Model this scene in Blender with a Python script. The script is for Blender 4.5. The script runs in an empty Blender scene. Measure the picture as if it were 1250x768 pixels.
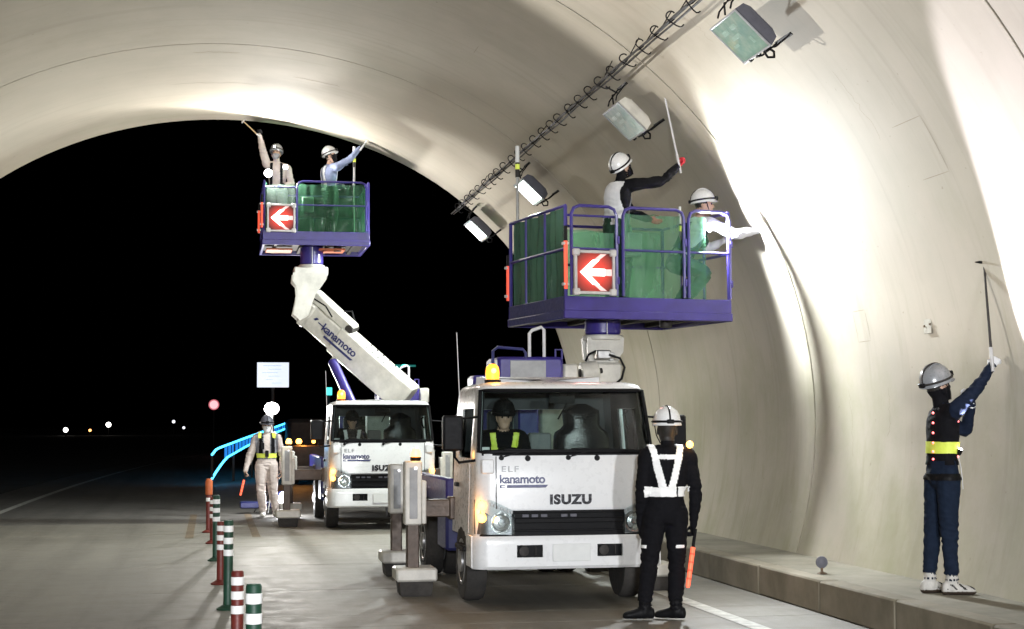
import bpy, bmesh, math, random
from math import sin, cos, pi, radians, sqrt, asin
from mathutils import Vector, Matrix, noise, kdtree
random.seed(4)
V = Vector
sc = bpy.context.scene
C = sc.collection

# ------------------------------------------------------------------ camera
cam_d = bpy.data.cameras.new('camera'); cam = bpy.data.objects.new('camera', cam_d); C.objects.link(cam)
cam_d.sensor_fit = 'HORIZONTAL'; cam_d.sensor_width = 36.0; cam_d.lens = 57.22
cam_d.clip_start = 0.1; cam_d.clip_end = 3000
yaw, pitch, roll = 0.1828, 0.0675, -0.0038
fw = V((sin(yaw)*cos(pitch), cos(yaw)*cos(pitch), sin(pitch)))
rt0 = V((cos(yaw), -sin(yaw), 0)); up0 = rt0.cross(fw)
rt = rt0*cos(roll)+up0*sin(roll); up = -rt0*sin(roll)+up0*cos(roll)
M = Matrix.Identity(4)
for i in range(3):
    M[i][0], M[i][1], M[i][2] = rt[i], up[i], -fw[i]
M[0][3], M[1][3], M[2][3] = 0, 0, 1.65
cam.matrix_world = M
sc.camera = cam

# ------------------------------------------------------------------ night sky, exposure
w = bpy.data.worlds.new('World'); sc.world = w; w.use_nodes = True
nt = w.node_tree; nt.nodes.clear()
sky = nt.nodes.new('ShaderNodeTexSky'); sky.sky_type = 'NISHITA'; sky.sun_disc = False
sky.sun_elevation = radians(-8); sky.sun_rotation = radians(200)
bg = nt.nodes.new('ShaderNodeBackground'); bg.inputs[1].default_value = 0.05
wo = nt.nodes.new('ShaderNodeOutputWorld')
nt.links.new(sky.outputs[0], bg.inputs[0]); nt.links.new(bg.outputs[0], wo.inputs[0])
sd = bpy.data.lights.new('moon', 'SUN'); sd.energy = 0.004; sd.angle = radians(.5); sd.color = (1, .95, .88)
so = bpy.data.objects.new('moon', sd); C.objects.link(so); so.rotation_euler = (radians(50), 0, radians(200))
sc.view_settings.view_transform = 'Standard'; sc.view_settings.look = 'None'
sc.view_settings.exposure = 0.0; sc.view_settings.gamma = 1.0
sc.cycles.use_denoising = True
try: sc.cycles.denoiser = 'OPENIMAGEDENOISE'
except Exception: pass
sc.cycles.max_bounces = 8; sc.cycles.transparent_max_bounces = 12
sc.cycles.caustics_reflective = False; sc.cycles.caustics_refractive = False
sc.cycles.sample_clamp_indirect = 6.0

# ------------------------------------------------------------------ materials
def newmat(name):
    m = bpy.data.materials.new(name); m.use_nodes = True
    n = m.node_tree; n.nodes.clear()
    out = n.nodes.new('ShaderNodeOutputMaterial'); b = n.nodes.new('ShaderNodeBsdfPrincipled')
    n.links.new(b.outputs[0], out.inputs[0])
    return m, n, b
def ramp(n, src, stops):
    r = n.nodes.new('ShaderNodeValToRGB'); e = r.color_ramp.elements
    while len(e) < len(stops): e.new(.5)
    for k, (p, c) in enumerate(stops):
        e[k].position = p; e[k].color = (c, c, c, 1) if not isinstance(c, tuple) else (*c, 1)
    n.links.new(src, r.inputs[0]); return r
def tex(n, co, scale, det=5, rough=.55, stretch=None, dist=0):
    if stretch:
        mp = n.nodes.new('ShaderNodeMapping'); mp.inputs['Scale'].default_value = stretch
        n.links.new(co, mp.inputs[0]); co = mp.outputs[0]
    t = n.nodes.new('ShaderNodeTexNoise'); t.inputs['Scale'].default_value = scale
    t.inputs['Detail'].default_value = det; t.inputs['Roughness'].default_value = rough
    t.inputs['Distortion'].default_value = dist
    n.links.new(co, t.inputs['Vector']); return t.outputs['Fac']
def mixc(n, fac, a, b, mode='MIX'):
    m = n.nodes.new('ShaderNodeMix'); m.data_type = 'RGBA'; m.blend_type = mode
    for i, v in ((0, fac), (6, a), (7, b)):
        if hasattr(v, 'is_linked') or hasattr(v, 'links'): n.links.new(v, m.inputs[i])
        elif isinstance(v, tuple): m.inputs[i].default_value = (*v, 1)
        else: m.inputs[i].default_value = v
    return m.outputs[2]
def bump(n, b, h, strength=.2, dist=.01):
    bm = n.nodes.new('ShaderNodeBump'); bm.inputs['Strength'].default_value = strength
    bm.inputs['Distance'].default_value = dist
    n.links.new(h, bm.inputs['Height']); n.links.new(bm.outputs[0], b.inputs['Normal'])
def objco(n, kind='Object'):
    t = n.nodes.new('ShaderNodeTexCoord'); return t.outputs[kind]
def mat(name, col, rough=.5, metal=0, dirt=.25, dscale=6, coat=0, bmp=.05, dirtcol=None, spec=.5, world=False):
    m, n, b = newmat(name)
    co = n.nodes.new('ShaderNodeNewGeometry').outputs['Position'] if world else objco(n)
    f = tex(n, co, dscale, 6, .62)
    r = ramp(n, f, [(.32, 0.0), (.72, 1.0)])
    dc = dirtcol or tuple(c*(1-dirt) for c in col)
    mul = n.nodes.new('ShaderNodeMath'); mul.operation = 'MULTIPLY'; mul.inputs[1].default_value = 1.0
    n.links.new(r.outputs[0], mul.inputs[0])
    n.links.new(mixc(n, mul.outputs[0], tuple(col), dc), b.inputs['Base Color'])
    f2 = tex(n, co, dscale*7, 4)
    rr = ramp(n, f2, [(.3, max(.02, rough-.08)), (.7, min(1, rough+.1))])
    n.links.new(rr.outputs[0], b.inputs['Roughness'])
    b.inputs['Metallic'].default_value = metal
    b.inputs['Specular IOR Level'].default_value = spec
    if coat: b.inputs['Coat Weight'].default_value = coat; b.inputs['Coat Roughness'].default_value = .08
    if bmp: bump(n, b, f2, bmp, .004)
    return m
def emit(name, col, s, base=(.8, .8, .8)):
    m, n, b = newmat(name)
    b.inputs['Base Color'].default_value = (*base, 1)
    b.inputs['Emission Color'].default_value = (*col, 1); b.inputs['Emission Strength'].default_value = s
    return m
def glass(name, tint, alpha_clear=.85, rough=.03):
    m, n, b = newmat(name)
    out = [x for x in n.nodes if x.type == 'OUTPUT_MATERIAL'][0]
    n.nodes.remove(b)
    t = n.nodes.new('ShaderNodeBsdfTransparent'); t.inputs[0].default_value = (*tint, 1)
    g = n.nodes.new('ShaderNodeBsdfGlossy'); g.inputs['Roughness'].default_value = rough
    g.inputs[0].default_value = (.9, .95, .95, 1)
    fr = n.nodes.new('ShaderNodeFresnel'); fr.inputs[0].default_value = 1.5
    mx = n.nodes.new('ShaderNodeMixShader')
    n.links.new(fr.outputs[0], mx.inputs[0]); n.links.new(t.outputs[0], mx.inputs[1]); n.links.new(g.outputs[0], mx.inputs[2])
    n.links.new(mx.outputs[0], out.inputs[0])
    return m
def sheet_mat(name, col, clear, tint):
    m, n, b = newmat(name)
    out = [x for x in n.nodes if x.type == 'OUTPUT_MATERIAL'][0]
    co = objco(n)
    f = tex(n, co, 11, 5, .6, (1, 1, .16), 1.0)
    b.inputs['Roughness'].default_value = .14
    n.links.new(mixc(n, ramp(n, f, [(.35, 0.), (.65, 1.)]).outputs[0], col, tuple(c*.8 for c in col)), b.inputs['Base Color'])
    bump(n, b, f, .8, .05)
    tl = n.nodes.new('ShaderNodeBsdfTranslucent'); tl.inputs[0].default_value = (*[min(1, c*1.6) for c in col], 1)
    m1 = n.nodes.new('ShaderNodeMixShader'); m1.inputs[0].default_value = .35
    n.links.new(b.outputs[0], m1.inputs[1]); n.links.new(tl.outputs[0], m1.inputs[2])
    tr = n.nodes.new('ShaderNodeBsdfTransparent'); tr.inputs[0].default_value = (*tint, 1)
    m2 = n.nodes.new('ShaderNodeMixShader')
    cl = ramp(n, tex(n, co, 2.2, 2, .4, (1, 1, .5)), [(.3, clear*.85), (.7, min(1, clear*1.1))])
    n.links.new(cl.outputs[0], m2.inputs[0])
    n.links.new(m1.outputs[0], m2.inputs[1]); n.links.new(tr.outputs[0], m2.inputs[2])
    n.links.new(m2.outputs[0], out.inputs[0])
    return m

def concrete_lining():
    m, n, b = newmat('concrete_lining')
    uv = objco(n, 'UV')
    big = tex(n, uv, .22, 4, .5)
    mid = tex(n, uv, 1.3, 6, .6)
    base = mixc(n, ramp(n, big, [(.3, 0.), (.7, 1.)]).outputs[0], (.455, .42, .35), (.36, .32, .25))
    base = mixc(n, ramp(n, mid, [(.35, 0.), (.75, .6)]).outputs[0], base, (.49, .435, .36))
    # faint bands left by the formwork, running round the arch
    st = tex(n, uv, 1.0, 7, .62, (.22, 5.5, 1), .6)
    base = mixc(n, ramp(n, st, [(.53, 0.), (.78, .27)]).outputs[0], base, (.22, .185, .135))
    st2 = tex(n, uv, 1.0, 5, .6, (.5, 22, 1), .3)
    base = mixc(n, ramp(n, st2, [(.64, 0.), (.78, .12)]).outputs[0], base, (.27, .23, .17))
    # seepage and moss low on the walls
    geo = n.nodes.new('ShaderNodeNewGeometry'); sp = n.nodes.new('ShaderNodeSeparateXYZ'); n.links.new(geo.outputs['Position'], sp.inputs[0])
    hr = ramp(n, sp.outputs[2], [(.0, 1.), (.5, .8), (1., 0.)])
    mr = n.nodes.new('ShaderNodeMapRange'); mr.inputs[1].default_value = 0; mr.inputs[2].default_value = 4.2
    n.links.new(sp.outputs[2], mr.inputs[0]); n.links.new(mr.outputs[0], hr.inputs[0])
    drip = tex(n, uv, 1.0, 8, .68, (.55, 2.3, 1), 1.1)
    dr = ramp(n, drip, [(.54, 0.), (.74, .5)])
    mm = n.nodes.new('ShaderNodeMath'); mm.operation = 'MULTIPLY'; n.links.new(hr.outputs[0], mm.inputs[0]); n.links.new(dr.outputs[0], mm.inputs[1])
    base = mixc(n, mm.outputs[0], base, (.25, .225, .14))
    moss = tex(n, uv, .55, 6, .65)
    mo = ramp(n, moss, [(.44, 0.), (.68, .55)])
    mm2 = n.nodes.new('ShaderNodeMath'); mm2.operation = 'MULTIPLY'; n.links.new(hr.outputs[0], mm2.inputs[0]); n.links.new(mo.outputs[0], mm2.inputs[1])
    base = mixc(n, mm2.outputs[0], base, (.235, .25, .12))
    # small pits and dark specks
    pit = tex(n, uv, 14, 3, .5)
    base = mixc(n, ramp(n, pit, [(.70, 0.), (.78, .5)]).outputs[0], base, (.2, .17, .13))
    n.links.new(base, b.inputs['Base Color'])
    b.inputs['Roughness'].default_value = .75
    b.inputs['Specular IOR Level'].default_value = .3
    bump(n, b, tex(n, uv, 22, 7, .7), .10, .012)
    return m
def road_mat(name, c1, c2, dark):
    m, n, b = newmat(name)
    g = n.nodes.new('ShaderNodeNewGeometry'); co = g.outputs['Position']
    base = mixc(n, ramp(n, tex(n, co, .5, 6, .6), [(.3, 0.), (.7, 1.)]).outputs[0], c1, c2)
    tr = tex(n, co, 1.0, 6, .6, (1.9, .06, 1), .3)          # wheel tracks along the lane
    base = mixc(n, ramp(n, tr, [(.45, 0.), (.7, .6)]).outputs[0], base, dark)
    sp = tex(n, co, 3.2, 7, .7)
    base = mixc(n, ramp(n, sp, [(.58, 0.), (.72, .45)]).outputs[0], base, dark)
    gr = tex(n, co, 90, 2, .6)
    base = mixc(n, ramp(n, gr, [(.35, 0.), (.65, .35)]).outputs[0], base, tuple(min(1, c*1.35) for c in c1))
    n.links.new(base, b.inputs['Base Color'])
    b.inputs['Roughness'].default_value = .62
    n.links.new(ramp(n, sp, [(.3, .75), (.75, .48)]).outputs[0], b.inputs['Roughness'])
    bump(n, b, gr, .35, .006)
    return m

MAT = {}
MAT['lining'] = concrete_lining()
MAT['joint'] = mat('joint_sealant', (.05, .042, .034), .9)
MAT['slab'] = road_mat('concrete_road', (.205, .193, .165), (.155, .145, .124), (.07, .065, .055))
MAT['asphalt'] = road_mat('asphalt', (.14, .134, .122), (.105, .10, .092), (.05, .048, .044))
MAT['earth'] = mat('earth', (.05, .047, .035), .95, 0, .5, .4)
MAT['kerb'] = mat('kerb_concrete', (.28, .25, .19), .85, 0, .45, 1.3, bmp=.35, dirtcol=(.115, .10, .065), world=True)
MAT['walk'] = mat('walkway_concrete', (.25, .23, .18), .85, 0, .4, 1.6, bmp=.3, dirtcol=(.13, .12, .085), world=True)
MAT['crack'] = mat('fine_crack', (.24, .20, .145), .9)
MAT['scuff'] = mat('chalk_and_scuffs', (.33, .29, .22), .9, 0, .3, 18)
MAT['plateconc'] = mat('plate_concrete', (.40, .375, .31), .8, 0, .3, 12, bmp=.2)
MAT['line'] = mat('road_paint', (.62, .62, .58), .6, 0, .55, 9, bmp=.1)
MAT['yline'] = mat('worn_orange_paint', (.19, .14, .085), .7, 0, .6, 7, bmp=.1)
MAT['white'] = mat('white_paint', (.74, .745, .75), .3, 0, .05, 3, coat=.4, bmp=.02)
MAT['offwhite'] = mat('aged_white_paint', (.66, .64, .58), .42, 0, .35, 5, bmp=.05)
MAT['purple'] = mat('indigo_paint', (.036, .025, .21), .38, 0, .3, 5, coat=.2)
MAT['navy'] = mat('navy_paint', (.03, .035, .15), .4, 0, .3, 5)
MAT['black'] = mat('black_plastic', (.008, .008, .009), .5, 0, .2, 8, spec=.10)
MAT['lampinner'] = mat('headlamp_inner', (.20, .20, .21), .35, .6, .3, 14, bmp=.5)
MAT['rubber'] = mat('rubber', (.022, .021, .02), .85, 0, .5, 5, dirtcol=(.05, .045, .04))
MAT['dark'] = mat('dark_steel', (.04, .036, .034), .6, .1, .4, 6, spec=.25)
MAT['brown'] = mat('greasy_brown_steel', (.085, .06, .045), .5, .3, .5, 6)
MAT['steel'] = mat('galvanised_steel', (.5, .5, .5), .4, .75, .3, 12)
MAT['grey'] = mat('grey_paint', (.33, .34, .35), .5, 0, .3, 7)
MAT['darkgrey'] = mat('dark_grey_casting', (.10, .10, .125), .55, 0, .3, 7)
MAT['chrome'] = mat('chrome', (.8, .8, .8), .12, 1, .15, 20, bmp=.25)
MAT['glass'] = glass('windscreen_glass', (.72, .82, .79))
MAT['lens'] = glass('clear_lens', (.92, .95, .95))
MAT['floodpatch'] = mat('flood_glass_reflection', (.30, .44, .37), .2, 0, .2, 20)
MAT['floodglass'] = mat('flood_glass', (.20, .34, .29), .12, 0, .35, 10, dirtcol=(.36, .44, .37), coat=.5)
MAT['amber_off'] = mat('amber_plastic', (.7, .22, .02), .25)
MAT['amber'] = emit('lit_amber', (1, .42, .07), 9, (.9, .4, .05))
MAT['amber2'] = emit('lit_amber_soft', (1, .36, .03), 2.2, (.9, .35, .03))
MAT['sheet'] = sheet_mat('green_clear_sheet', (.15, .38, .23), .54, (.66, .92, .75))
MAT['sheetfar'] = sheet_mat('dimmed_green_clear_sheet', (.045, .13, .075), .55, (.42, .70, .50))  # same green sheet, darkened in colour to dim the far platform
MAT['sheetclear'] = sheet_mat('clear_sheet', (.12, .17, .14), .72, (.80, .90, .84))
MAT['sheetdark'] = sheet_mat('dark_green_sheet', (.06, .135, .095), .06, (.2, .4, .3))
MAT['redbar'] = emit('red_marker', (1, .09, .04), .55, (.8, .1, .05))
MAT['white_led'] = emit('white_led', (1, .98, .95), 30)
MAT['tube_led'] = emit('tunnel_led', (.95, 1, .98), 14)
MAT['arrow'] = emit('lit_arrow', (1, .60, .53), 7)
MAT['arrowdim'] = emit('dim_arrow', (1, .45, .42), .55, (.7, .6, .6))
def glow_panel():
    m, n, b = newmat('red_glow_panel')
    co = objco(n); ln = n.nodes.new('ShaderNodeVectorMath'); ln.operation = 'LENGTH'; n.links.new(co, ln.inputs[0])
    mr = n.nodes.new('ShaderNodeMapRange'); mr.inputs[1].default_value = .03; mr.inputs[2].default_value = .25; mr.inputs[3].default_value = 1.4; mr.inputs[4].default_value = .03  # red glow around the arrow painted as emission fading outward
    n.links.new(ln.outputs['Value'], mr.inputs[0]); n.links.new(mr.outputs[0], b.inputs['Emission Strength'])
    b.inputs['Emission Color'].default_value = (1, .05, .025, 1); b.inputs['Base Color'].default_value = (.06, .012, .01, 1); b.inputs['Roughness'].default_value = .6
    return m
MAT['arrowback'] = glow_panel()
MAT['liner'] = mat('cab_lining', (.055, .055, .06), .8)
MAT['frame'] = mat('silver_frame', (.55, .54, .54), .45, .2, .25, 12)
MAT['bol_red'] = mat('red_bollard', (.17, .022, .016), .5, 0, .4, 9)
MAT['bol_green'] = mat('green_bollard', (.012, .062, .036), .5, 0, .4, 9)
MAT['bol_orange'] = mat('orange_bollard', (.6, .14, .04), .5, 0, .4, 9)
MAT['reflect'] = mat('reflective_tape', (.95, .95, .94), .5, 0, .06, 30, bmp=.08)
MAT['reflect_y'] = mat('lime_reflective_tape', (.80, .92, .12), .5, 0, .1, 30, bmp=.08)
MAT['skin'] = mat('skin', (.52, .33, .24), .5, 0, .12, 30)
MAT['hair'] = mat('hair', (.015, .012, .01), .6)
MAT['blackcloth'] = mat('black_cloth', (.007, .007, .009), .85, 0, .3, 25, bmp=.25, spec=.12)
MAT['navycloth'] = mat('navy_cloth', (.010, .016, .034), .85, 0, .35, 25, bmp=.25, spec=.12)
MAT['denim'] = mat('denim', (.011, .019, .038), .85, 0, .35, 20, bmp=.25, spec=.12)
MAT['beigecloth'] = mat('beige_overall', (.66, .57, .53), .85, 0, .2, 20, bmp=.25)
MAT['greycloth'] = mat('grey_cloth', (.25, .25, .28), .85, 0, .2, 20, bmp=.25)
MAT['bluecloth'] = mat('blue_grey_cloth', (.16, .19, .30), .85, 0, .2, 20, bmp=.25)
MAT['whitecloth'] = mat('white_cloth', (.72, .72, .74), .85, 0, .1, 20, bmp=.25)
MAT['greencloth'] = mat('dark_green_cloth', (.03, .07, .045), .85, 0, .2, 20, bmp=.25, spec=.12)
MAT['redglove'] = mat('red_glove', (.65, .03, .05), .6, 0, .2, 25)
MAT['shoe'] = mat('pale_shoe', (.58, .56, .52), .6, 0, .3, 25)
MAT['helmet'] = mat('white_helmet', (.80, .80, .80), .25, 0, .06, 10, coat=.4)
MAT['helmetgrey'] = mat('silver_helmet', (.24, .25, .265), .3, 0, .15, 10, coat=.4)
MAT['wood'] = mat('hammer_shaft', (.36, .26, .15), .6, 0, .35, 20)
MAT['baton'] = emit('lit_baton', (1, .12, .05), 1.3, (.9, .15, .08))
MAT['redled'] = emit('red_led', (1, .05, .05), 3)
MAT['blue_led'] = emit('blue_led', (.05, .52, 1), 4.5)
MAT['blue_net'] = emit('blue_net', (.02, .26, .85), .9, (.05, .1, .3))
MAT['sign_white'] = emit('emissive_sign', (.80, .88, 1), .95)  # lamplight falling on the sign put in as its own emission
MAT['sign_blue'] = emit('emissive_sign_text', (.52, .68, .95), .75)
MAT['sign_pink'] = emit('emissive_round_sign', (1, .62, .66), 1.0)  # road sign is no lamp; brightness of face and rim is emission
MAT['sign_red'] = emit('emissive_sign_rim', (1, .2, .25), .6)
MAT['cyan'] = emit('cyan_signal', (.05, .85, .75), 1.6)
MAT['cyan_dim'] = emit('cyan_signal_dim', (.02, .40, .34), .35, (.05, .2, .2))
MAT['far_white'] = emit('far_lamp', (1, .97, .9), 9)
MAT['far_orange'] = emit('far_orange_lamp', (1, .35, .1), 5)
MAT['far_dim'] = emit('far_dim_lamp', (.9, .9, 1), 1.5)
MAT['logo'] = mat('logo_navy', (.025, .03, .12), .4, 0, .1)
MAT['badge'] = mat('badge_chrome', (.05, .05, .055), .25, .8, .1)
MAT['badge_grey'] = mat('badge_grey', (.30, .31, .32), .4, 0, .1)
MAT['seat'] = mat('dark_seat', (.02, .02, .022), .8)
MAT['wrap'] = mat('black_plastic_wrap', (.012, .012, .014), .16, 0, .1, 8, bmp=.9)
MAT['interior'] = mat('grey_interior', (.19, .20, .20), .7)
MAT['plate'] = mat('blank_plate', (.70, .71, .70), .45, 0, .1, 9)
MAT['rust'] = mat('rusty_steel', (.16, .11, .07), .8, 0, .4, 12)

# ------------------------------------------------------------------ mesh builder
class MB:
    def __init__(s): s.v = []; s.f = []; s.m = []
    def add(s, vs, fs, mi=0):
        o = len(s.v); s.v += [tuple(v) for v in vs]
        for f in fs: s.f.append(tuple(i+o for i in f)); s.m.append(mi)
    def box(s, c, size, ch=.006, mi=0, R=None):
        hx, hy, hz = [a/2 for a in size]; ch = min(ch, hx*.45, hy*.45, hz*.45)
        vs = []; idx = {}
        for sx in (-1, 1):
            for sy in (-1, 1):
                for sz in (-1, 1):
                    for a in range(3):
                        p = [sx*(hx-ch), sy*(hy-ch), sz*(hz-ch)]
                        p[a] = (sx*hx, sy*hy, sz*hz)[a]
                        idx[(sx, sy, sz, a)] = len(vs); vs.append(V(p))
        fs = []
        def fix(f):
            n = (vs[f[1]]-vs[f[0]]).cross(vs[f[2]]-vs[f[0]])
            cc = sum((vs[i] for i in f), V((0, 0, 0)))
            fs.append(f if n.dot(cc) > 0 else tuple(reversed(f)))
        for a in range(3):
            b, d = [(1, 2), (0, 2), (0, 1)][a]
            for sgn in (-1, 1):
                q = []
                for (x, y) in ((-1, -1), (1, -1), (1, 1), (-1, 1)):
                    k = [0, 0, 0]; k[a] = sgn; k[b] = x; k[d] = y; q.append(idx[(*k, a)])
                fix(tuple(q))
        for a in range(3):
            b, d = [(1, 2), (0, 2), (0, 1)][a]
            for x in (-1, 1):
                for y in (-1, 1):
                    k = [0, 0, 0]; k[b] = x; k[d] = y
                    q = []
                    for sg, fa in ((-1, b), (1, b), (1, d), (-1, d)):
                        k[a] = sg; q.append(idx[(*k, fa)])
                    fix(tuple(q))
        for sx in (-1, 1):
            for sy in (-1, 1):
                for sz in (-1, 1): fix(tuple(idx[(sx, sy, sz, a)] for a in range(3)))
        c = V(c)
        s.add([(R @ v if R else v)+c for v in vs], fs, mi)
    def bar(s, p0, p1, w, h, ch=.004, mi=0, upv=(0, 0, 1)):
        p0, p1 = V(p0), V(p1); d = (p1-p0); L = d.length; d.normalize()
        u = V(upv)
        if abs(d.dot(u)) > .98: u = V((0, 1, 0))
        x = u.cross(d).normalized(); z = d.cross(x).normalized()
        R = Matrix((x, d, z)).transposed()
        s.box((p0+p1)/2, (w, L, h), ch, mi, R)
    def tube(s, pts, r, seg=8, mi=0, closed=False, caps=True):
        pts = [V(p) for p in pts]; n = len(pts); rr = r if isinstance(r, (list, tuple)) else [r]*n
        T = []
        for i in range(n):
            a = pts[(i-1) % n] if (closed or i > 0) else pts[i]; b = pts[(i+1) % n] if (closed or i < n-1) else pts[i]
            T.append((b-a).normalized())
        u = V((0, 0, 1)) if abs(T[0].z) < .9 else V((0, 1, 0))
        u = (u-T[0]*u.dot(T[0])).normalized()
        vs = []
        for i in range(n):
            u = u-T[i]*u.dot(T[i])
            u = u.normalized() if u.length > 1e-6 else T[i].orthogonal().normalized()
            w_ = T[i].cross(u)
            for k in range(seg):
                a = 2*pi*k/seg; vs.append(pts[i]+(u*cos(a)+w_*sin(a))*rr[i])
        fs = []
        for i in range(n if closed else n-1):
            j = (i+1) % n
            for k in range(seg):
                l = (k+1) % seg; fs.append((i*seg+k, i*seg+l, j*seg+l, j*seg+k))
        if caps and not closed:
            fs.append(tuple(reversed(range(seg)))); fs.append(tuple((n-1)*seg+k for k in range(seg)))
        s.add(vs, fs, mi)
    def lathe(s, prof, o, axis=(0, 0, 1), seg=24, mi=0, sx=1, sy=1, xdir=None):
        o = V(o); a = V(axis).normalized()
        x = V(xdir) if xdir else (a.orthogonal()); x = (x-a*x.dot(a)).normalized(); y = a.cross(x)
        vs = []; fs = []; n = len(prof)
        for r, h in prof:
            for k in range(seg):
                t = 2*pi*k/seg; vs.append(o+a*h+(x*cos(t)*sx+y*sin(t)*sy)*max(r, 1e-4))
        for i in range(n-1):
            for k in range(seg):
                l = (k+1) % seg; fs.append((i*seg+k, i*seg+l, (i+1)*seg+l, (i+1)*seg+k))
        fs.append(tuple(reversed(range(seg)))); fs.append(tuple((n-1)*seg+k for k in range(seg)))
        s.add(vs, fs, mi)
    def cyl(s, p0, p1, r, seg=16, mi=0, r1=None):
        p0, p1 = V(p0), V(p1); L = (p1-p0).length; r1 = r if r1 is None else r1; c = min(r*.12, L*.2)
        s.lathe([(r-c, 0), (r, c), (r1, L-c), (r1-c, L)], p0, p1-p0, seg, mi)
    def prism(s, poly, d, Mx, mi=0):
        n = len(poly); vs = [Mx @ V((x, y, 0)) for x, y in poly]+[Mx @ V((x, y, d)) for x, y in poly]
        fs = [tuple(reversed(range(n))), tuple(range(n, 2*n))]
        for i in range(n):
            j = (i+1) % n; fs.append((i, j, j+n, i+n))
        s.add(vs, fs, mi)
    def ball(s, c, r, seg=12, mi=0, scale=(1, 1, 1)):
        c = V(c); vs = [c+V((0, 0, -r*scale[2]))]; fs = []; nr = seg//2
        for i in range(1, nr):
            p = -pi/2+pi*i/nr
            for k in range(seg):
                t = 2*pi*k/seg; vs.append(c+V((r*cos(p)*cos(t)*scale[0], r*cos(p)*sin(t)*scale[1], r*sin(p)*scale[2])))
        vs.append(c+V((0, 0, r*scale[2])))
        for k in range(seg): fs.append((0, 1+(k+1) % seg, 1+k))
        for i in range(nr-2):
            for k in range(seg):
                l = (k+1) % seg; fs.append((1+i*seg+k, 1+i*seg+l, 1+(i+1)*seg+l, 1+(i+1)*seg+k))
        o = 1+(nr-2)*seg
        for k in range(seg): fs.append((o+k, o+(k+1) % seg, len(vs)-1))
        s.add(vs, fs, mi)
    def grid(s, fn, us, vs_, holes=(), mi=0, closed=False):
        nu, nv = len(us), len(vs_); vs = [fn(u, v) for v in vs_ for u in us]; fs = []
        for j in range(nv-1):
            for i in range(nu if closed else nu-1):
                if (i, j) in holes: continue
                k = (i+1) % nu; fs.append((j*nu+i, j*nu+k, (j+1)*nu+k, (j+1)*nu+i))
        s.add(vs, fs, mi)
    def mesh(s, name, mats, solid=0, angle=38, recalc=True, off=V((0, 0, 0))):
        me = bpy.data.meshes.new(name)
        me.from_pydata([tuple(V(v)-off) for v in s.v], [], s.f)
        me.polygons.foreach_set('material_index', s.m)
        if solid or recalc:
            bm = bmesh.new(); bm.from_mesh(me)
            if recalc: bmesh.ops.recalc_face_normals(bm, faces=bm.faces)
            if solid: bmesh.ops.solidify(bm, geom=bm.faces[:], thickness=solid)
            bm.to_mesh(me); bm.free()
        for m in (mats if isinstance(mats, (list, tuple)) else [mats]): me.materials.append(MAT[m] if isinstance(m, str) else m)
        me.polygons.foreach_set('use_smooth', [True]*len(me.polygons))
        me.set_sharp_from_angle(angle=radians(angle))
        me.update()
        return me
    def build(s, name, mats, parent=None, solid=0, angle=38, recalc=True, kind=None, label=None):
        off = V((0, 0, 0))
        p = parent
        while p is not None: off = off+p.location; p = p.parent
        me = s.mesh(name, mats, solid, angle, recalc, off)
        o = bpy.data.objects.new(name, me); C.objects.link(o)
        if parent: o.parent = parent
        if kind: o['kind'] = kind
        if label: o['label'] = label
        return o
def tag(o, label, cat, group=None, kind=None):
    o['label'] = label; o['category'] = cat
    if group: o['group'] = group
    if kind: o['kind'] = kind
    return o
def thing(name, loc, label, cat, group=None):
    o = bpy.data.objects.new(name, None); C.objects.link(o); o.location = loc; o.empty_display_size = .2
    return tag(o, label, cat, group)
def copy_tree(o, loc=None, label=None, parent=None):
    c = o.copy(); C.objects.link(c)
    if parent: c.parent = parent
    if loc is not None: c.location = loc
    if label: c['label'] = label
    for ch in list(o.children): copy_tree(ch, None, None, c)
    return c
def lamp(kind, loc, power, color=(1, 1, 1), aim=None, size=.06, spot=None, blend=.4, parent=None, spread=None):
    d = bpy.data.lights.new('lamp_light', kind); d.energy = power; d.color = color
    if kind == 'AREA': d.size = size; d.shape = 'DISK'
    else: d.shadow_soft_size = size
    if kind == 'AREA' and spread: d.spread = radians(spread)
    if kind == 'SPOT': d.spot_size = radians(spot); d.spot_blend = blend
    o = bpy.data.objects.new('lamp_light', d); C.objects.link(o)
    o.rotation_mode = 'QUATERNION'
    if aim is not None: o.rotation_quaternion = (V(aim)-V(loc)).to_track_quat('-Z', 'Y')
    if parent:
        off = V((0, 0, 0)); p = parent
        while p is not None: off = off+p.location; p = p.parent
        o.parent = parent; o.location = V(loc)-off
    else: o.location = loc
    return o
def text(s, size, M4, name, m, parent, bold=0.0, ext=.003, spacing=1.0, label=None, shear=0, xs=1):
    cu = bpy.data.curves.new(name, 'FONT'); cu.body = s; cu.size = size; cu.extrude = ext; cu.offset = bold
    cu.align_x = 'CENTER'; cu.align_y = 'CENTER'; cu.space_character = spacing; cu.shear = shear; cu.resolution_u = 4
    to = bpy.data.objects.new(name, cu); C.objects.link(to)
    dg = bpy.context.evaluated_depsgraph_get(); dg.update()
    me = bpy.data.meshes.new_from_object(to.evaluated_get(dg))
    bpy.data.objects.remove(to); bpy.data.curves.remove(cu)
    off = V((0, 0, 0)); p = parent
    while p is not None: off = off+p.location; p = p.parent
    me.transform(Matrix.Translation(-off) @ M4 @ Matrix.Diagonal((xs, 1, 1, 1)))
    me.materials.clear(); me.materials.append(MAT[m]); me.name = name
    o = bpy.data.objects.new(name, me); C.objects.link(o); o.parent = parent
    if label: o['label'] = label
    return o
def frontM(x, y, z):   # text plane standing up and facing -Y
    return Matrix.Translation((x, y, z)) @ Matrix.Rotation(pi/2, 4, 'X')
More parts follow.
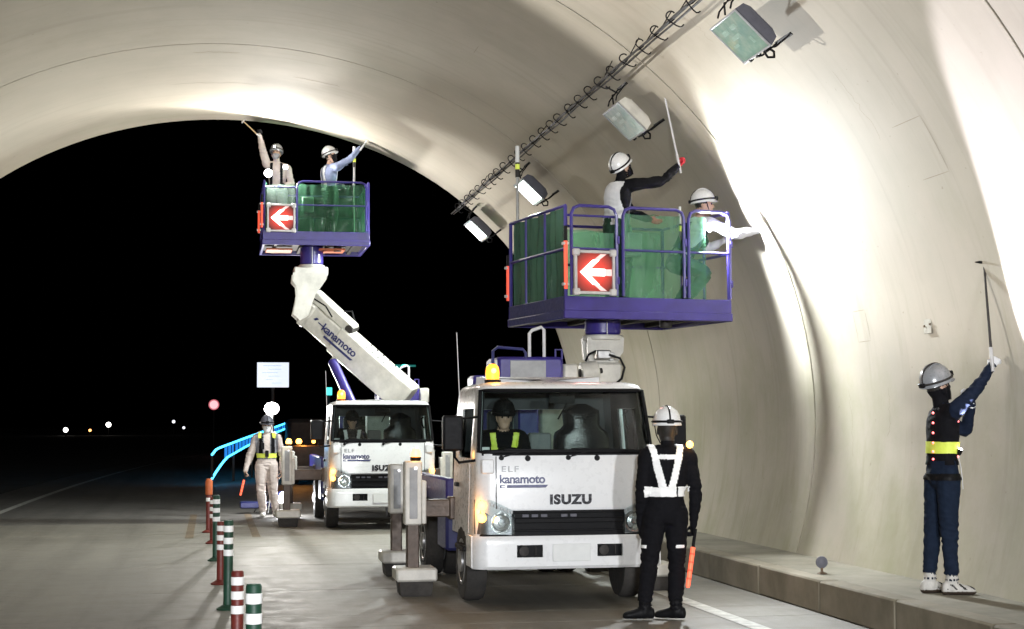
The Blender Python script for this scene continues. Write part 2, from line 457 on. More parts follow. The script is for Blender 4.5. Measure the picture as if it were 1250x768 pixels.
# ================================================================== SETTING
EX, EZ, CX, CZ = 6.113, 5.222, .2456, 1.729
def arch(t, off=0.0): return V((CX+(EX+off)*cos(t), 0, CZ+(EZ+off)*sin(t)))
T0, T1 = -asin(1.83/EZ), pi+asin(1.83/EZ)
NT = 96
ts = [T0+(T1-T0)*i/NT for i in range(NT+1)]
arc = [0]
for i in range(NT): arc.append(arc[-1]+(arch(ts[i+1])-arch(ts[i])).length)
def ring_block(name, y0, y1, parent, m, offi=0.0, offo=.36, ny=1, smooth=True):
    vs = []; fs = []; uvs = []
    ys = [y0+(y1-y0)*k/ny for k in range(ny+1)]
    for k, y in enumerate(ys):
        for t in ts:
            p = arch(t, offi); vs.append((p.x, y, p.z))
    nb = len(vs)
    for y in (y0, y1):
        for t in ts:
            p = arch(t, offo); vs.append((p.x, y, p.z))
    n = NT+1
    for k in range(ny):
        for i in range(NT): fs.append((k*n+i, k*n+i+1, (k+1)*n+i+1, (k+1)*n+i))
    for i in range(NT):
        fs.append((nb+i+1, nb+i, nb+n+i, nb+n+i+1))
        fs.append((i+1, i, nb+i, nb+i+1))
        a = ny*n
        fs.append((a+i, a+i+1, nb+n+i+1, nb+n+i))
    me = bpy.data.meshes.new(name); me.from_pydata(vs, [], fs)
    uvl = me.uv_layers.new(name='UVMap')
    for l in me.loops:
        vi = l.vertex_index; i = vi % n; uvl.data[l.index].uv = (arc[i], vs[vi][1])
    me.materials.append(MAT[m]); me.polygons.foreach_set('use_smooth', [True]*len(me.polygons))
    me.set_sharp_from_angle(angle=radians(30)); me.update()
    o = bpy.data.objects.new(name, me); C.objects.link(o); o.parent = parent; return o
tunnel = bpy.data.objects.new('tunnel_wall', None); C.objects.link(tunnel); tunnel['kind'] = 'structure'
tag(tunnel, 'beige concrete tunnel vault with ring joints and brown stains', 'tunnel', kind='structure')
JY = [28.4, 22.688, 16.572, 10.487, 4.4, -1.7, -7.8, -13.9, -20., -26.1]
for a, b_ in zip(JY[1:], JY[:-1]):
    o = ring_block('lining_block', a+.015, b_-.015 if b_ < 28 else b_, tunnel, 'lining')
for y in JY[1:-1]:
    o = ring_block('joint_filler', y-.0145, y+.0145, tunnel, 'joint', .016, .33)
o = ring_block('portal_headwall', 28.405, 29.0, tunnel, 'lining', .12, 5.0)

ground = MB()
ground.grid(lambda u, v: V((u, v, -.03)), [-1500, -60, 60, 1500], [-1500, -60, 29, 120, 2500])
g = ground.build('ground', 'earth', kind='structure')
road = bpy.data.objects.new('road', None); C.objects.link(road); road['kind'] = 'structure'
LK, RK = -4.74, 5.2285
def slab(x0, x1, y0, y1, m, name='road_slab'):
    b = MB(); b.box(((x0+x1)/2, (y0+y1)/2, -.012), (x1-x0, y1-y0, .024), .004)
    return b.build(name, m, road)
b = MB(); b.grid(lambda u, v: V((u, v, -.022)), [LK-1, RK+1], [-26, 28.6]); b.build('joint_bed', 'joint', road)
SY = sorted(JY+[25.5, 19.6, 14.3, 13.5, 7.4, 1.3])
SY = [y for y in SY if y > -27]
for y0, y1 in zip(SY[:-1], SY[1:]):
    for x0, x1 in ((LK, .235), (.245, RK)): slab(x0, x1-.0, y0+.005, y1-.005, 'slab')
def bend(y): return .00079*(max(0, y-28.4))**2
b = MB()
ysr = [28.41, 32, 38, 45, 55, 70, 90, 120, 160, 220, 300]
b.grid(lambda u, v: V((u+bend(min(v, 160))+max(0, v-160)*.2, v, -.001)), [-5.2, -2, .25, 3, 6.2], ysr)
b.build('outside_asphalt', 'asphalt', road)
def marking(x0, x1, y0, y1, m, z, name='lane_line'):
    n = max(2, int((y1-y0)/2)); ys = [y0+(y1-y0)*k/n for k in range(n+1)]
    b = MB(); b.grid(lambda u, v: V((u+bend(v), v, z)), [x0, x1], ys); return b.build(name, m, road)
marking(4.30, 4.45, -25, 28.4, 'line', .004, 'edge_line')
marking(4.30, 4.45, 28.4, 90, 'line', .004, 'edge_line')
marking(-4.05, -3.90, -25, 28.4, 'line', .004, 'edge_line')
marking(-4.05, -3.90, 28.4, 110, 'line', .004, 'edge_line')
marking(-.36, -.24, 24.5, 31, 'yline', .004, 'worn_lane_line')
marking(.62, .74, 24.5, 31, 'yline', .004, 'worn_lane_line')
# kerb stones and the raised walkways
for side, xk, xw in ((1, RK, 6.22), (-1, LK, -5.74)):
    kb = bpy.data.objects.new('kerb', None); C.objects.link(kb); kb['kind'] = 'structure'
    y = -20.0; n0 = None; k = 0
    proto = None
    while y < 28.3:
        L = 1.6 if y+1.6 < 28.4 else 28.4-y
        if proto is None or abs(L-1.6) > 1e-3:
            b = MB(); b.box((0, 0, .14), (.2, L-.012, .286), .016); o = b.build('kerb_stone', 'kerb', kb); proto = proto or o
        else:
            o = proto.copy(); C.objects.link(o); o.parent = kb
        o.location = (xk+.1*side+random.uniform(-.004, .004), y+L/2, random.uniform(-.003, .002)); y += L
    b = MB(); x0, x1 = sorted((xk+.2*side, xw+.15*side)); b.box(((x0+x1)/2, 1, .132), (x1-x0-.006, 54.6, .294), .006)
    b.build('walkway', 'walk', kind='structure')

# reflector disc on the kerb
t = thing('reflector_disc', (5.50, 14.23, .279), 'small grey round reflector standing on the walkway edge', 'reflector')
b = MB(); b.lathe([(.045, 0), (.05, .004), (.012, .022), (.012, .06)], (5.50, 14.23, .279)); b.build('base', 'rust', t)
b = MB(); b.lathe([(.052, -.011), (.056, -.004), (.056, .004), (.052, .011)], (5.50, 14.23, .279+.105), (0.15, 1, 0), 20); b.lathe([(.03, -.016), (.04, -.011)], (5.50, 14.23, .279+.105), (.15, 1, 0), 16); b.build('disc', 'darkgrey', t)
# cracks and chalk marks that follow the lining
def ribbon(name, m, pts, wd):
    P = []
    for u, y in pts:
        P.append(V((0, y, 0))+arch(u, -.002))
    b = MB()
    for i, p in enumerate(P):
        a, c = P[max(0, i-1)], P[min(len(P)-1, i+1)]; u = pts[i][0]
        n_ = V((-cos(u)/EX, 0, -sin(u)/EZ)).normalized(); s_ = (c-a).normalized().cross(n_).normalized()*wd*(.5 if 0 < i < len(P)-1 else .15)
        b.v += [tuple(p-s_), tuple(p+s_)]
    for i in range(len(P)-1): b.f.append((2*i, 2*i+1, 2*i+3, 2*i+2)); b.m.append(0)
    return b.build(name, m, tunnel)
def ang(z): return asin(max(-1, min(1, (z-CZ)/EZ)))
random.seed(11)
for (z0, y0, z1, y1) in ((4.7, 13.2, 4.1, 13.15), (2.0, 15.6, 1.3, 15.5), (3.2, 18.6, 2.6, 18.5), (5.6, 14.7, 5.3, 14.8), (2.0, 14.6, 1.5, 14.65)):
    n_ = 14; pts = [(ang(z0+(z1-z0)*k/n_)+random.uniform(-.002, .002), y0+(y1-y0)*k/n_+random.uniform(-.03, .03)) for k in range(n_+1)]
    ribbon('crack', 'crack', pts, .003)
for (t0_, t1_, y0) in ((1.5, 1.72, 25.3), (1.3, 1.42, 24.4), (1.55, 1.66, 23.2)):
    n_ = 12; pts = [(t0_+(t1_-t0_)*k/n_, y0+random.uniform(-.03, .03)) for k in range(n_+1)]
    ribbon('scuff', 'scuff', pts, .025)
for z0, y0, dz, dy in ((4.15, 12.3, .0, .55), (4.15, 12.3, -.45, 0), (3.70, 12.3, 0, .5), (2.75, 14.9, .0, .3), (2.75, 14.9, -.3, .0), (2.45, 14.9, 0, .3), (2.75, 15.2, -.3, .0), (1.9, 17.2, -.2, 0.05), (6.3, 19.5, .0, .4)):
    n_ = 6; ribbon('chalk_line', 'scuff', [(ang(z0+dz*k/n_), y0+dy*k/n_) for k in range(n_+1)], .006)
# small plate on the wall
t = thing('wall_plate', (6.27, 13.58, 2.52), 'small square inspection plate with two bolts on the right wall', 'plate')
b = MB(); b.box((6.283, 13.58, 2.52), (.010, .15, .15), .003); b.build('plate', 'plateconc', t)
for dy in (-.06, .06):
    b = MB(); b.cyl((6.285, 13.58+dy, 2.52-dy*.1), (6.268, 13.58+dy, 2.52-dy*.1), .010, 8); b.build('bolt', 'rust', t)

# ------------------------------------------------------------------ bollards down the centre line
def bollard(x, y, h, m, label, cap=None):
    t = thing('lane_bollard', (x, y, 0), label, 'bollard', 'bollards down the centre line')
    b = MB(); b.lathe([(.10, 0), (.105, .012), (.07, .03), (.05, .045)], (x, y, 0), seg=20); b.build('base', m, t)
    b = MB(); b.lathe([(.043, .04), (.043, h-.012), (.036, h), (.01, h+.001)], (x, y, 0), seg=20); b.build('post', m, t)
    for k in range(3):
        z = h-.078-k*.107 if h > .7 else h-.07-k*.098
        b = MB(); b.lathe([(.0435, z-.028), (.0455, z-.026), (.0455, z+.026), (.0435, z+.028)], (x, y, 0), seg=20); b.build('reflective_band', 'reflect', t)
    if cap:
        b = MB(); b.lathe([(.045, h-.22), (.055, h-.215), (.058, h-.02), (.04, h+.03), (.01, h+.032)], (x, y, 0), seg=20); b.build('cap', cap, t)
    return t
bollard(.235, 8.95, .80, 'bol_green', 'tall green bollard with white bands, nearest of the row')
bollard(.19, 11.5, .65, 'bol_red', 'low dark red bollard just behind the nearest green one')
bollard(.165, 15.0, .80, 'bol_green', 'tall green bollard fully in view in the middle of the row')
bollard(.115, 17.4, .65, 'bol_red', 'low red bollard standing beside the middle green one')
bollard(.075, 20.4, .80, 'bol_green', 'green bollard just in front of the orange topped post')
bollard(.04, 23.4, .65, 'bol_red', 'small red bollard almost hidden behind a green one, near tunnel mouth')
bollard(-.02, 25.8, .80, 'bol_red', 'red bollard with orange cap, farthest in the tunnel', 'bol_orange')

# ------------------------------------------------------------------ cable rack with hooks along the ceiling
t = thing('cable_rack', (4.19, 8, 5.39), 'black cable bundle with curled hooks running along the tunnel ceiling', 'cable rack')
for dx, dz, r in ((-.03, .0, .011), (.0, .018, .013), (.03, -.005, .011), (.01, -.02, .009)):
    b = MB(); b.tube([(4.19+dx+.004*sin(k*2.1), -8+k*.7, 5.39+dz+.008*sin(k*1.7+dx*40)) for k in range(53)], r, 6)
    b.build('cable', 'dark' if r < .013 else 'darkgrey', t)
tt = math.atan2((5.39-CZ)/EZ, (4.19-CX)/EX)
tan_ = (arch(tt-.01)-arch(tt+.01)).normalized(); nin = V((tan_.z, 0, -tan_.x)).normalized()
if nin.z > 0: nin = -nin
def hook_mesh():
    b = MB(); pts = []
    for k in range(13):
        a = radians(70+k*15.5); pts.append(tan_*(-.045+.043*cos(a))+(-nin)*(.008+.043*sin(a)))
    pts += [tan_*.0+nin*.037, tan_*.05+nin*.036, tan_*.085+nin*.028, tan_*.098+nin*.010, tan_*.10-nin*.01]
    b.tube(pts, .007, 6)
    b.tube([tan_*-.02+nin*.06, nin*-.0, nin*-.30], .006, 5)
    return b.mesh('hook', ['black'])
hm = hook_mesh(); y = 9.0
while y < 28.2:
    o = bpy.data.objects.new('hook', hm); C.objects.link(o); o.parent = t
    o.location = V((4.19, y, 5.39))-V(t.location); o.rotation_euler = (random.uniform(-.2, .2), random.uniform(-.22, .22), random.uniform(-.25, .25)); y += random.uniform(.47, .63)

# ------------------------------------------------------------------ tunnel floodlights
def flood(y, label, lit, x=4.50, z=5.01, hm='darkgrey'):
    t = thing('tunnel_floodlight', (x, y, z), label, 'floodlight', 'floodlights hung along the tunnel ceiling')
    th = math.atan2((z-CZ)/EZ, (x-CX)/EX)
    tx = (arch(th-.01)-arch(th+.01)).normalized(); n = V((tx.z, 0, -tx.x)).normalized()
    if n.z > 0: n = -n
    o = V((x, y, z)); ax = V((0, 1, 0))
    L, W = .44, .70                                  # round the arch, along the tunnel
    def P(a, b_, c): return o+tx*a+ax*b_+n*c          # c grows towards the road
    b = MB()
    rows = [(1, 1, .0), (.98, .98, -.02), (.92, .95, -.09), (.6, .8, -.14)]
    vs = [P(sx*L/2*a, sy*W/2*c, h) for a, c, h in rows for sx, sy in ((-1, -1), (1, -1), (1, 1), (-1, 1))]
    fs = [(0, 1, 2, 3), (15, 14, 13, 12)]
    for k in range(3):
        for i in range(4): fs.append((k*4+i, k*4+(i+1) % 4, k*4+4+(i+1) % 4, k*4+4+i))
    b.add(vs, fs); b.build('housing', hm, t)
    b = MB(); R = Matrix((tx, ax, -n)).transposed()
    b.box(P(0, 0, .006), (L-.03, W-.03, .012), .003, 0, R); b.build('front_glass', 'floodglass', t)
    b = MB()
    for sx in (-1, 1): b.box(P(sx*(L/2-.008), 0, .012), (.018, W, .014), .003, 0, R)
    for sy in (-1, 1): b.box(P(0, sy*(W/2-.008), .012), (L, .018, .014), .003, 0, R)
    b.build('glass_frame', 'grey', t)
    for a_, b_, la, lb in ((-.10, .16, .05, .13), (-.02, .05, .04, .20), (-.11, -.05, .04, .12), (.05, .18, .03, .12), (.08, -.17, .07, .06)):  # reflections in the glass painted as pale patches
        b = MB(); b.box(P(a_, b_, .0125), (la, lb, .003), .001, 0, R); b.build('reflection_patch', 'floodpatch', t)
    for k in range(3):
        b = MB(); b.box(P(L/2+.006, -.2+k*.2, .0), (.03, .03, .04), .004, 0, R); b.build('clip', 'black', t)
    for sx in (-1, 1):
        b = MB(); e = L/2+.02
        b.tube([P(sx*e, -.15, -.05), P(sx*(e+.03), -.15, -.10), P(sx*(e+.05), -.15, -.27)], .009, 6)
        b.tube([P(sx*e, .2, -.05), P(sx*(e+.03), .2, -.10), P(sx*(e+.05), .2, -.27)], .009, 6)
        b.box(P(sx*(e+.05), .02, -.275), (.035, .40, .008), .002, 0, R); b.build('bracket', 'black', t)
    b = MB(); b.tube([P(L/2, -.1, -.06), P(L/2+.07, -.16, -.05), P(L/2+.10, -.2, .0), P(L/2+.06, -.22, .05), P(L/2, -.2, .03)], .011, 7); b.build('cable', 'black', t)
    b = MB(); b.tube([P(-L/2, .1, -.08), P(-L/2-.08, .05, -.13), P(-.28, .0, -.17), P(-.42, 0, -.13)], .010, 6); b.build('cable', 'black', t)
    if lit:
        b = MB(); b.box(P(0, 0, .018), (L-.08, W-.12, .012), .004, 0, R); b.build('lit_tube', 'tube_led', t)
        lamp('AREA', P(0, 0, .05), lit, (.93, 1, .97), P(0, 0, 2), .35, parent=t)
    return t
flood(13.36, 'dark floodlight with green glass hanging near the top right of the vault', 0)
flood(17.39, 'switched off floodlight with whitish glass hanging above the near platform', 0, hm='offwhite')  # housing painted pale for the light falling on it
flood(22.95, 'lit floodlight behind the tall grey pole of the near platform', 420)
flood(27.7, 'lit floodlight at the tunnel mouth, farthest of the ceiling row', 420)

# ------------------------------------------------------------------ far things outside
def pole_lamp(x, y, z, r, m, label, cat='lamp', base=-.03):
    t = thing('distant_lamp', (x, y, base), label, cat, 'distant lamps in the dark')
    b = MB(); b.tube([(x, y, base), (x, y, z)], .05, 6); b.build('pole', 'dark', t)
    b = MB(); b.ball((x, y, z), r, 10); b.build('lamp_head', m, t)
pole_lamp(-25.4, 300, 1.0, .42, 'far_white', 'tiny white lamp, leftmost point of light outside')
pole_lamp(-21.2, 300, .9, .25, 'far_orange', 'tiny orange lamp between two white points of light far left')
pole_lamp(-18.0, 300, 1.9, .45, 'far_white', 'tiny bright white lamp right of the orange point of light')
pole_lamp(-6.6, 300, 2.4, .3, 'far_dim', 'faint white lamp far out, nearer to the bollard row')
pole_lamp(-4.8, 300, 1.3, .26, 'far_dim', 'faintest far lamp just left of the round sign')
t = thing('roadside_sign', (1.66, 45, -.03), 'large pale lit rectangular sign with rows of blue print', 'sign')
b = MB(); b.tube([(1.66, 45.05, -.03), (1.66, 45.05, 3.3)], .045, 10); b.build('post', 'dark', t)
b = MB(); b.box((1.66, 44.97, 3.03), (.86, .03, .68), .02); b.build('sign_panel', 'sign_white', t)
for k, (x0, wd) in enumerate(((-.02, .5), (.05, .36), (-.08, .42), (.02, .3), (-.1, .2), (.1, .26))):
    b = MB(); b.box((1.66+x0, 44.953, 3.28-k*.095), (wd, .006, .022), .002); b.build('print', 'sign_blue', t)
t = thing('round_sign', (.16, 95, -.03), 'small round white sign with red rim beyond the bollard row', 'sign')
b = MB(); b.tube([(.16, 95.05, -.03), (.16, 95.05, 2.9)], .04, 8); b.build('post', 'dark', t)
b = MB(); b.lathe([(.29, -.02), (.30, 0), (.29, .02)], (.16, 94.95, 2.85), (0, 1, 0), 28); b.build('rim', 'sign_red', t)
b = MB(); b.lathe([(.23, 0), (.225, .008)], (.16, 94.925, 2.85), (0, -1, 0), 28); b.build('sign_face', 'sign_pink', t)
t = thing('signal_lamp', (4.26, 60, -.03), 'small cyan square signal lamp high behind the far boom', 'signal')
b = MB(); b.tube([(4.26, 60.05, -.03), (4.26, 60.05, 2.9)], .04, 8); b.build('post', 'dark', t)
b = MB(); b.box((4.26, 59.95, 2.89), (.20, .06, .28), .02); b.build('signal_face', 'cyan', t)
t = thing('signal_lamp', (5.85, 50, -.03), 'green glowing signal cluster with arm beside the far boom handle', 'signal')
b = MB(); b.tube([(5.75, 50.05, -.03), (5.75, 50.05, 3.35)], .05, 8); b.build('post', 'dark', t)
b = MB(); b.box((5.98, 50, 3.47), (.46, .06, .06), .01); b.build('signal_arm', 'cyan_dim', t)
b = MB(); b.box((5.62, 50, 3.30), (.24, .1, .42), .04); b.build('signal_body', 'cyan_dim', t)
for p_, r_, sc_ in (((5.85, 49.93, 3.48), .06, (1.6, .5, .6)), ((5.70, 49.93, 3.16), .055, (1, 1, 1)), ((5.60, 49.93, 3.42), .05, (1, 1, 1))):
    b = MB(); b.ball(p_, r_, 10, 0, sc_); b.build('signal_face', 'cyan', t)
# curving barrier with blue rope light
t = thing('blue_light_barrier', (.1, 48, 0), 'curving barrier with glowing blue rope lights on the bend outside', 'barrier')
def bl(s):                                # plan curve of the barrier
    y = 46+s*16; return .04+s*2.95+.35*sin(s*pi)*.2, y
S = [k/28 for k in range(29)]
def pl(T, s):
    for (a, va), (c, vc) in zip(T[:-1], T[1:]):
        if s <= c: return va+(vc-va)*(s-a)/(c-a)
    return T[-1][1]
def ztop(s): return pl([(0, .85), (.04, 1.0), (.33, 1.27), (.65, 1.54), (1, 1.81)], s)
def zlow(s): return pl([(0, .18), (.05, .42), (.13, .72), (.33, 1.0), (.6, 1.3), (1, 1.62)], s)
for zf in (ztop, zlow):
    b = MB(); b.tube([(bl(s)[0], bl(s)[1], zf(s)) for s in S], .033, 6); b.build('rope_light', 'blue_led', t)
for k in range(3, 27):
    s0, s1 = S[k]+.004, S[k+1]-.004
    if k in (11, 12): continue
    pts = []
    for s in (s0, s1):
        x, y = bl(s); lo = zlow(s)+.04; hi = ztop(s)-.05
        pts.append(((x, y, lo), (x, y, max(hi, lo+.03))))
    (a0, a1), (c0, c1) = pts
    e = V((0, .02, 0))
    vs = [V(a0), V(c0), V(c1), V(a1), V(a0)+e, V(c0)+e, V(c1)+e, V(a1)+e]
    b = MB(); b.add(vs, [(0, 1, 2, 3), (7, 6, 5, 4), (0, 4, 5, 1), (1, 5, 6, 2), (2, 6, 7, 3), (3, 7, 4, 0)]); b.build('net_panel', 'blue_net', t)
for s in (.0, .2, .4, .6, .8, 1.0):
    x, y = bl(s); b = MB(); b.box((x, y+.05, ztop(s)/2), (.07, .05, ztop(s)), .008); b.build('post', 'dark', t)

# dark lorry with amber beacons parked outside
t = thing('parked_lorry', (3.0, 46, 0), 'dark lorry with orange beacons parked outside behind the far truck', 'lorry')
b = MB(); b.box((3.1, 47.2, .72), (1.7, 3.2, .75), .03); b.build('cargo_body', 'brown', t)
b = MB(); b.box((3.1, 50.0, 1.1), (1.7, 1.8, 1.5), .12); b.build('cab', 'dark', t)
for x in (2.35, 3.85):
    for y in (46.4, 50.2):
        b = MB(); b.lathe([(.2, -.11), (.34, -.1), (.36, 0), (.34, .1), (.2, .11)], (x, y, .36), (1, 0, 0), 20); b.build('wheel', 'rubber', t)
for x, r in ((2.42, .085), (2.83, .055)):
    b = MB(); b.lathe([(.07, 0), (.075, .04)], (x, 45.9, 1.095), seg=12); b.build('beacon_base', 'black', t)
    b = MB(); b.ball((x, 45.9, 1.2), r, 12); b.build('beacon', 'amber', t)
lamp('POINT', (2.42, 45.6, 1.3), 40, (1, .4, .08), size=.08, parent=t)
# ================================================================== TRUCKS
HW = [(.62, .845), (1.38, .825), (1.965, .778), (1.995, .765), (2.02, .735), (2.04, .66)]
YF = [(.62, .04), (.75, .02), (.9, 0), (1.05, 0), (1.2, .006), (1.34, .022), (1.40, .038), (1.6, .085), (1.8, .14), (1.965, .185), (1.995, .20), (2.02, .235), (2.04, .32)]
def interp(T, z):
    if z <= T[0][0]: return T[0][1]
    for (a, va), (b, vb) in zip(T[:-1], T[1:]):
        if z <= b: return va+(vb-va)*(z-a)/(b-a)
    return T[-1][1]
RC = .13
def cab_ring(z):
    w_, yf = interp(HW, z), interp(YF, z); yr = 1.5-(max(0, z-1.95)*1.2); P = []
    arc4 = [0, 30, 60, 90]
    for a in arc4: P.append((-w_+RC*(1-cos(radians(a))), yf+RC*(1-sin(radians(a)))))
    for f in (-.66, -.33, 0, .33, .66):
        x = f*(w_-RC); P.append((x, yf-.03*(1-(x/(w_-RC))**2)))
    for a in reversed(arc4): P.append((w_-RC*(1-cos(radians(a))), yf+RC*(1-sin(radians(a)))))
    for y in (.42, .70, 1.12, 1.3): P.append((w_, max(y, yf+RC+.02)))
    P += [(w_, yr-.06), (w_-.06, yr), (.62, yr), (-.62, yr), (-w_+.06, yr), (-w_, yr-.06)]
    for y in (1.3, 1.12, .70, .42): P.append((-w_, max(y, yf+RC+.02)))
    return P
def front_y(x, z):
    w_, yf = interp(HW, z), interp(YF, z); ax = abs(x)
    if ax <= w_-RC: return yf-.03*(1-(x/(w_-RC))**2)
    d = min(1, (ax-(w_-RC))/RC); return yf+RC*(1-sqrt(max(0, 1-d*d)))
ZL = [.62, .75, .9, 1.05, 1.2, 1.34, 1.40, 1.6, 1.8, 1.965, 1.985, 2.005, 2.025, 2.04]
WS = {(i, j) for i in range(1, 11) for j in range(6, 9)}
SWR = {(i, j) for i in (13, 14) for j in range(5, 8)}
SWL = {(i, j) for i in (24, 25) for j in range(5, 8)}
RW = {(19, j) for j in range(6, 8)}
def shell_part(holes_keep, off, shrink=.012):
    """faces of the cab skin that belong to one window, set slightly inwards"""
    b = MB(); idx = {}
    for (i, j) in sorted(holes_keep):
        q = []
        for (ii, jj) in ((i, j), (i+1, j), (i+1, j+1), (i, j+1)):
            key = (ii % 27, jj)
            if key not in idx:
                x, y = cab_ring(ZL[jj])[ii % 27]; c = V((0, .8, 0)); d = (V((x, y, 0))-c); d.z = 0
                p = V((x, y, ZL[jj]))-d.normalized()*shrink; idx[key] = len(b.v); b.v.append(tuple(p+off))
            q.append(idx[key])
        b.f.append(tuple(q)); b.m.append(0)
    return b
def wheel(t, c, side, dual=False):
    c = V(c); ax = (side, 0, 0)
    b = MB(); b.lathe([(.20, -.09), (.30, -.10), (.345, -.095), (.362, -.06), (.365, 0), (.362, .06), (.345, .095), (.30, .10), (.20, .09)], c, ax, 36)
    o = b.build('tyre', 'rubber', t)
    b = MB(); b.lathe([(.20, .02), (.215, .098), (.19, .10), (.17, .05), (.10, .045), (.095, .11), (.05, .125), (.01, .126)], c, ax, 28)
    b.build('rim', 'steel', o)
    b = MB()
    for k in range(6):
        a = k*pi/3; p = c+V((side*.05, .135*cos(a), .135*sin(a))); b.cyl(p, p+V((side*.03, 0, 0)), .014, 6)
    b.build('wheel_nut', 'dark', o)

def arrow_board(c, R, sz):
    c = V(c)
    t = thing('arrow_sign', c, '', 'sign', 'lit arrow signs on the platforms')
    h = sz/2; b = MB()
    for s_ in (-1, 1):
        b.box(c+R @ V((s_*h, 0, 0)), (.032, .035, sz-.04), .006, 0, R); b.box(c+R @ V((0, 0, s_*h)), (sz-.04, .035, .032), .006, 0, R)
        for q in (-1, 1): b.box(c+R @ V((s_*(h-.008), 0, q*(h-.008))), (.075, .05, .075), .012, 0, R)
    b.build('frame', 'frame', t)
    b = MB(); b.box(c+R @ V((0, .01, 0)), (sz-.02, .012, sz-.02), .003, 0, R); b.build('panel', 'arrowback', t)
    k = sz*.42
    Mx = Matrix.Translation(c+R @ V((0, -.004, 0))) @ R.to_4x4() @ Matrix.Rotation(pi/2, 4, 'X')
    b = MB(); b.prism([(-k*.92, 0), (-.05*sz, k*.72), (k*.28, k*.72), (-k*.28, .085*sz), (k*.62, .085*sz), (k*.62, -.085*sz), (-k*.28, -.085*sz), (k*.28, -k*.72), (-.05*sz, -k*.72)], .008, Mx)
    b.build('arrow', 'arrow', t)
    for q in (-1, 1):
        b = MB(); b.prism([(-.02*sz, q*k*.74), (k*.28+.01*sz, q*k*.74), (k*.74, q*k*1.06), (k*.36, q*k*1.06)], .006, Mx); b.build('dim_segment', 'arrowdim', t)
    b = MB(); b.prism([(k*.64, .08*sz), (k*1.06, .08*sz), (k*1.06, -.08*sz), (k*.64, -.08*sz)], .006, Mx)
    b.build('dim_segment', 'arrowdim', t)
    lamp('AREA', c+R @ V((0, -.03, 0)), 5, (1, .35, .3), c+R @ V((0, -1, 0)), .25, parent=t)
    return t

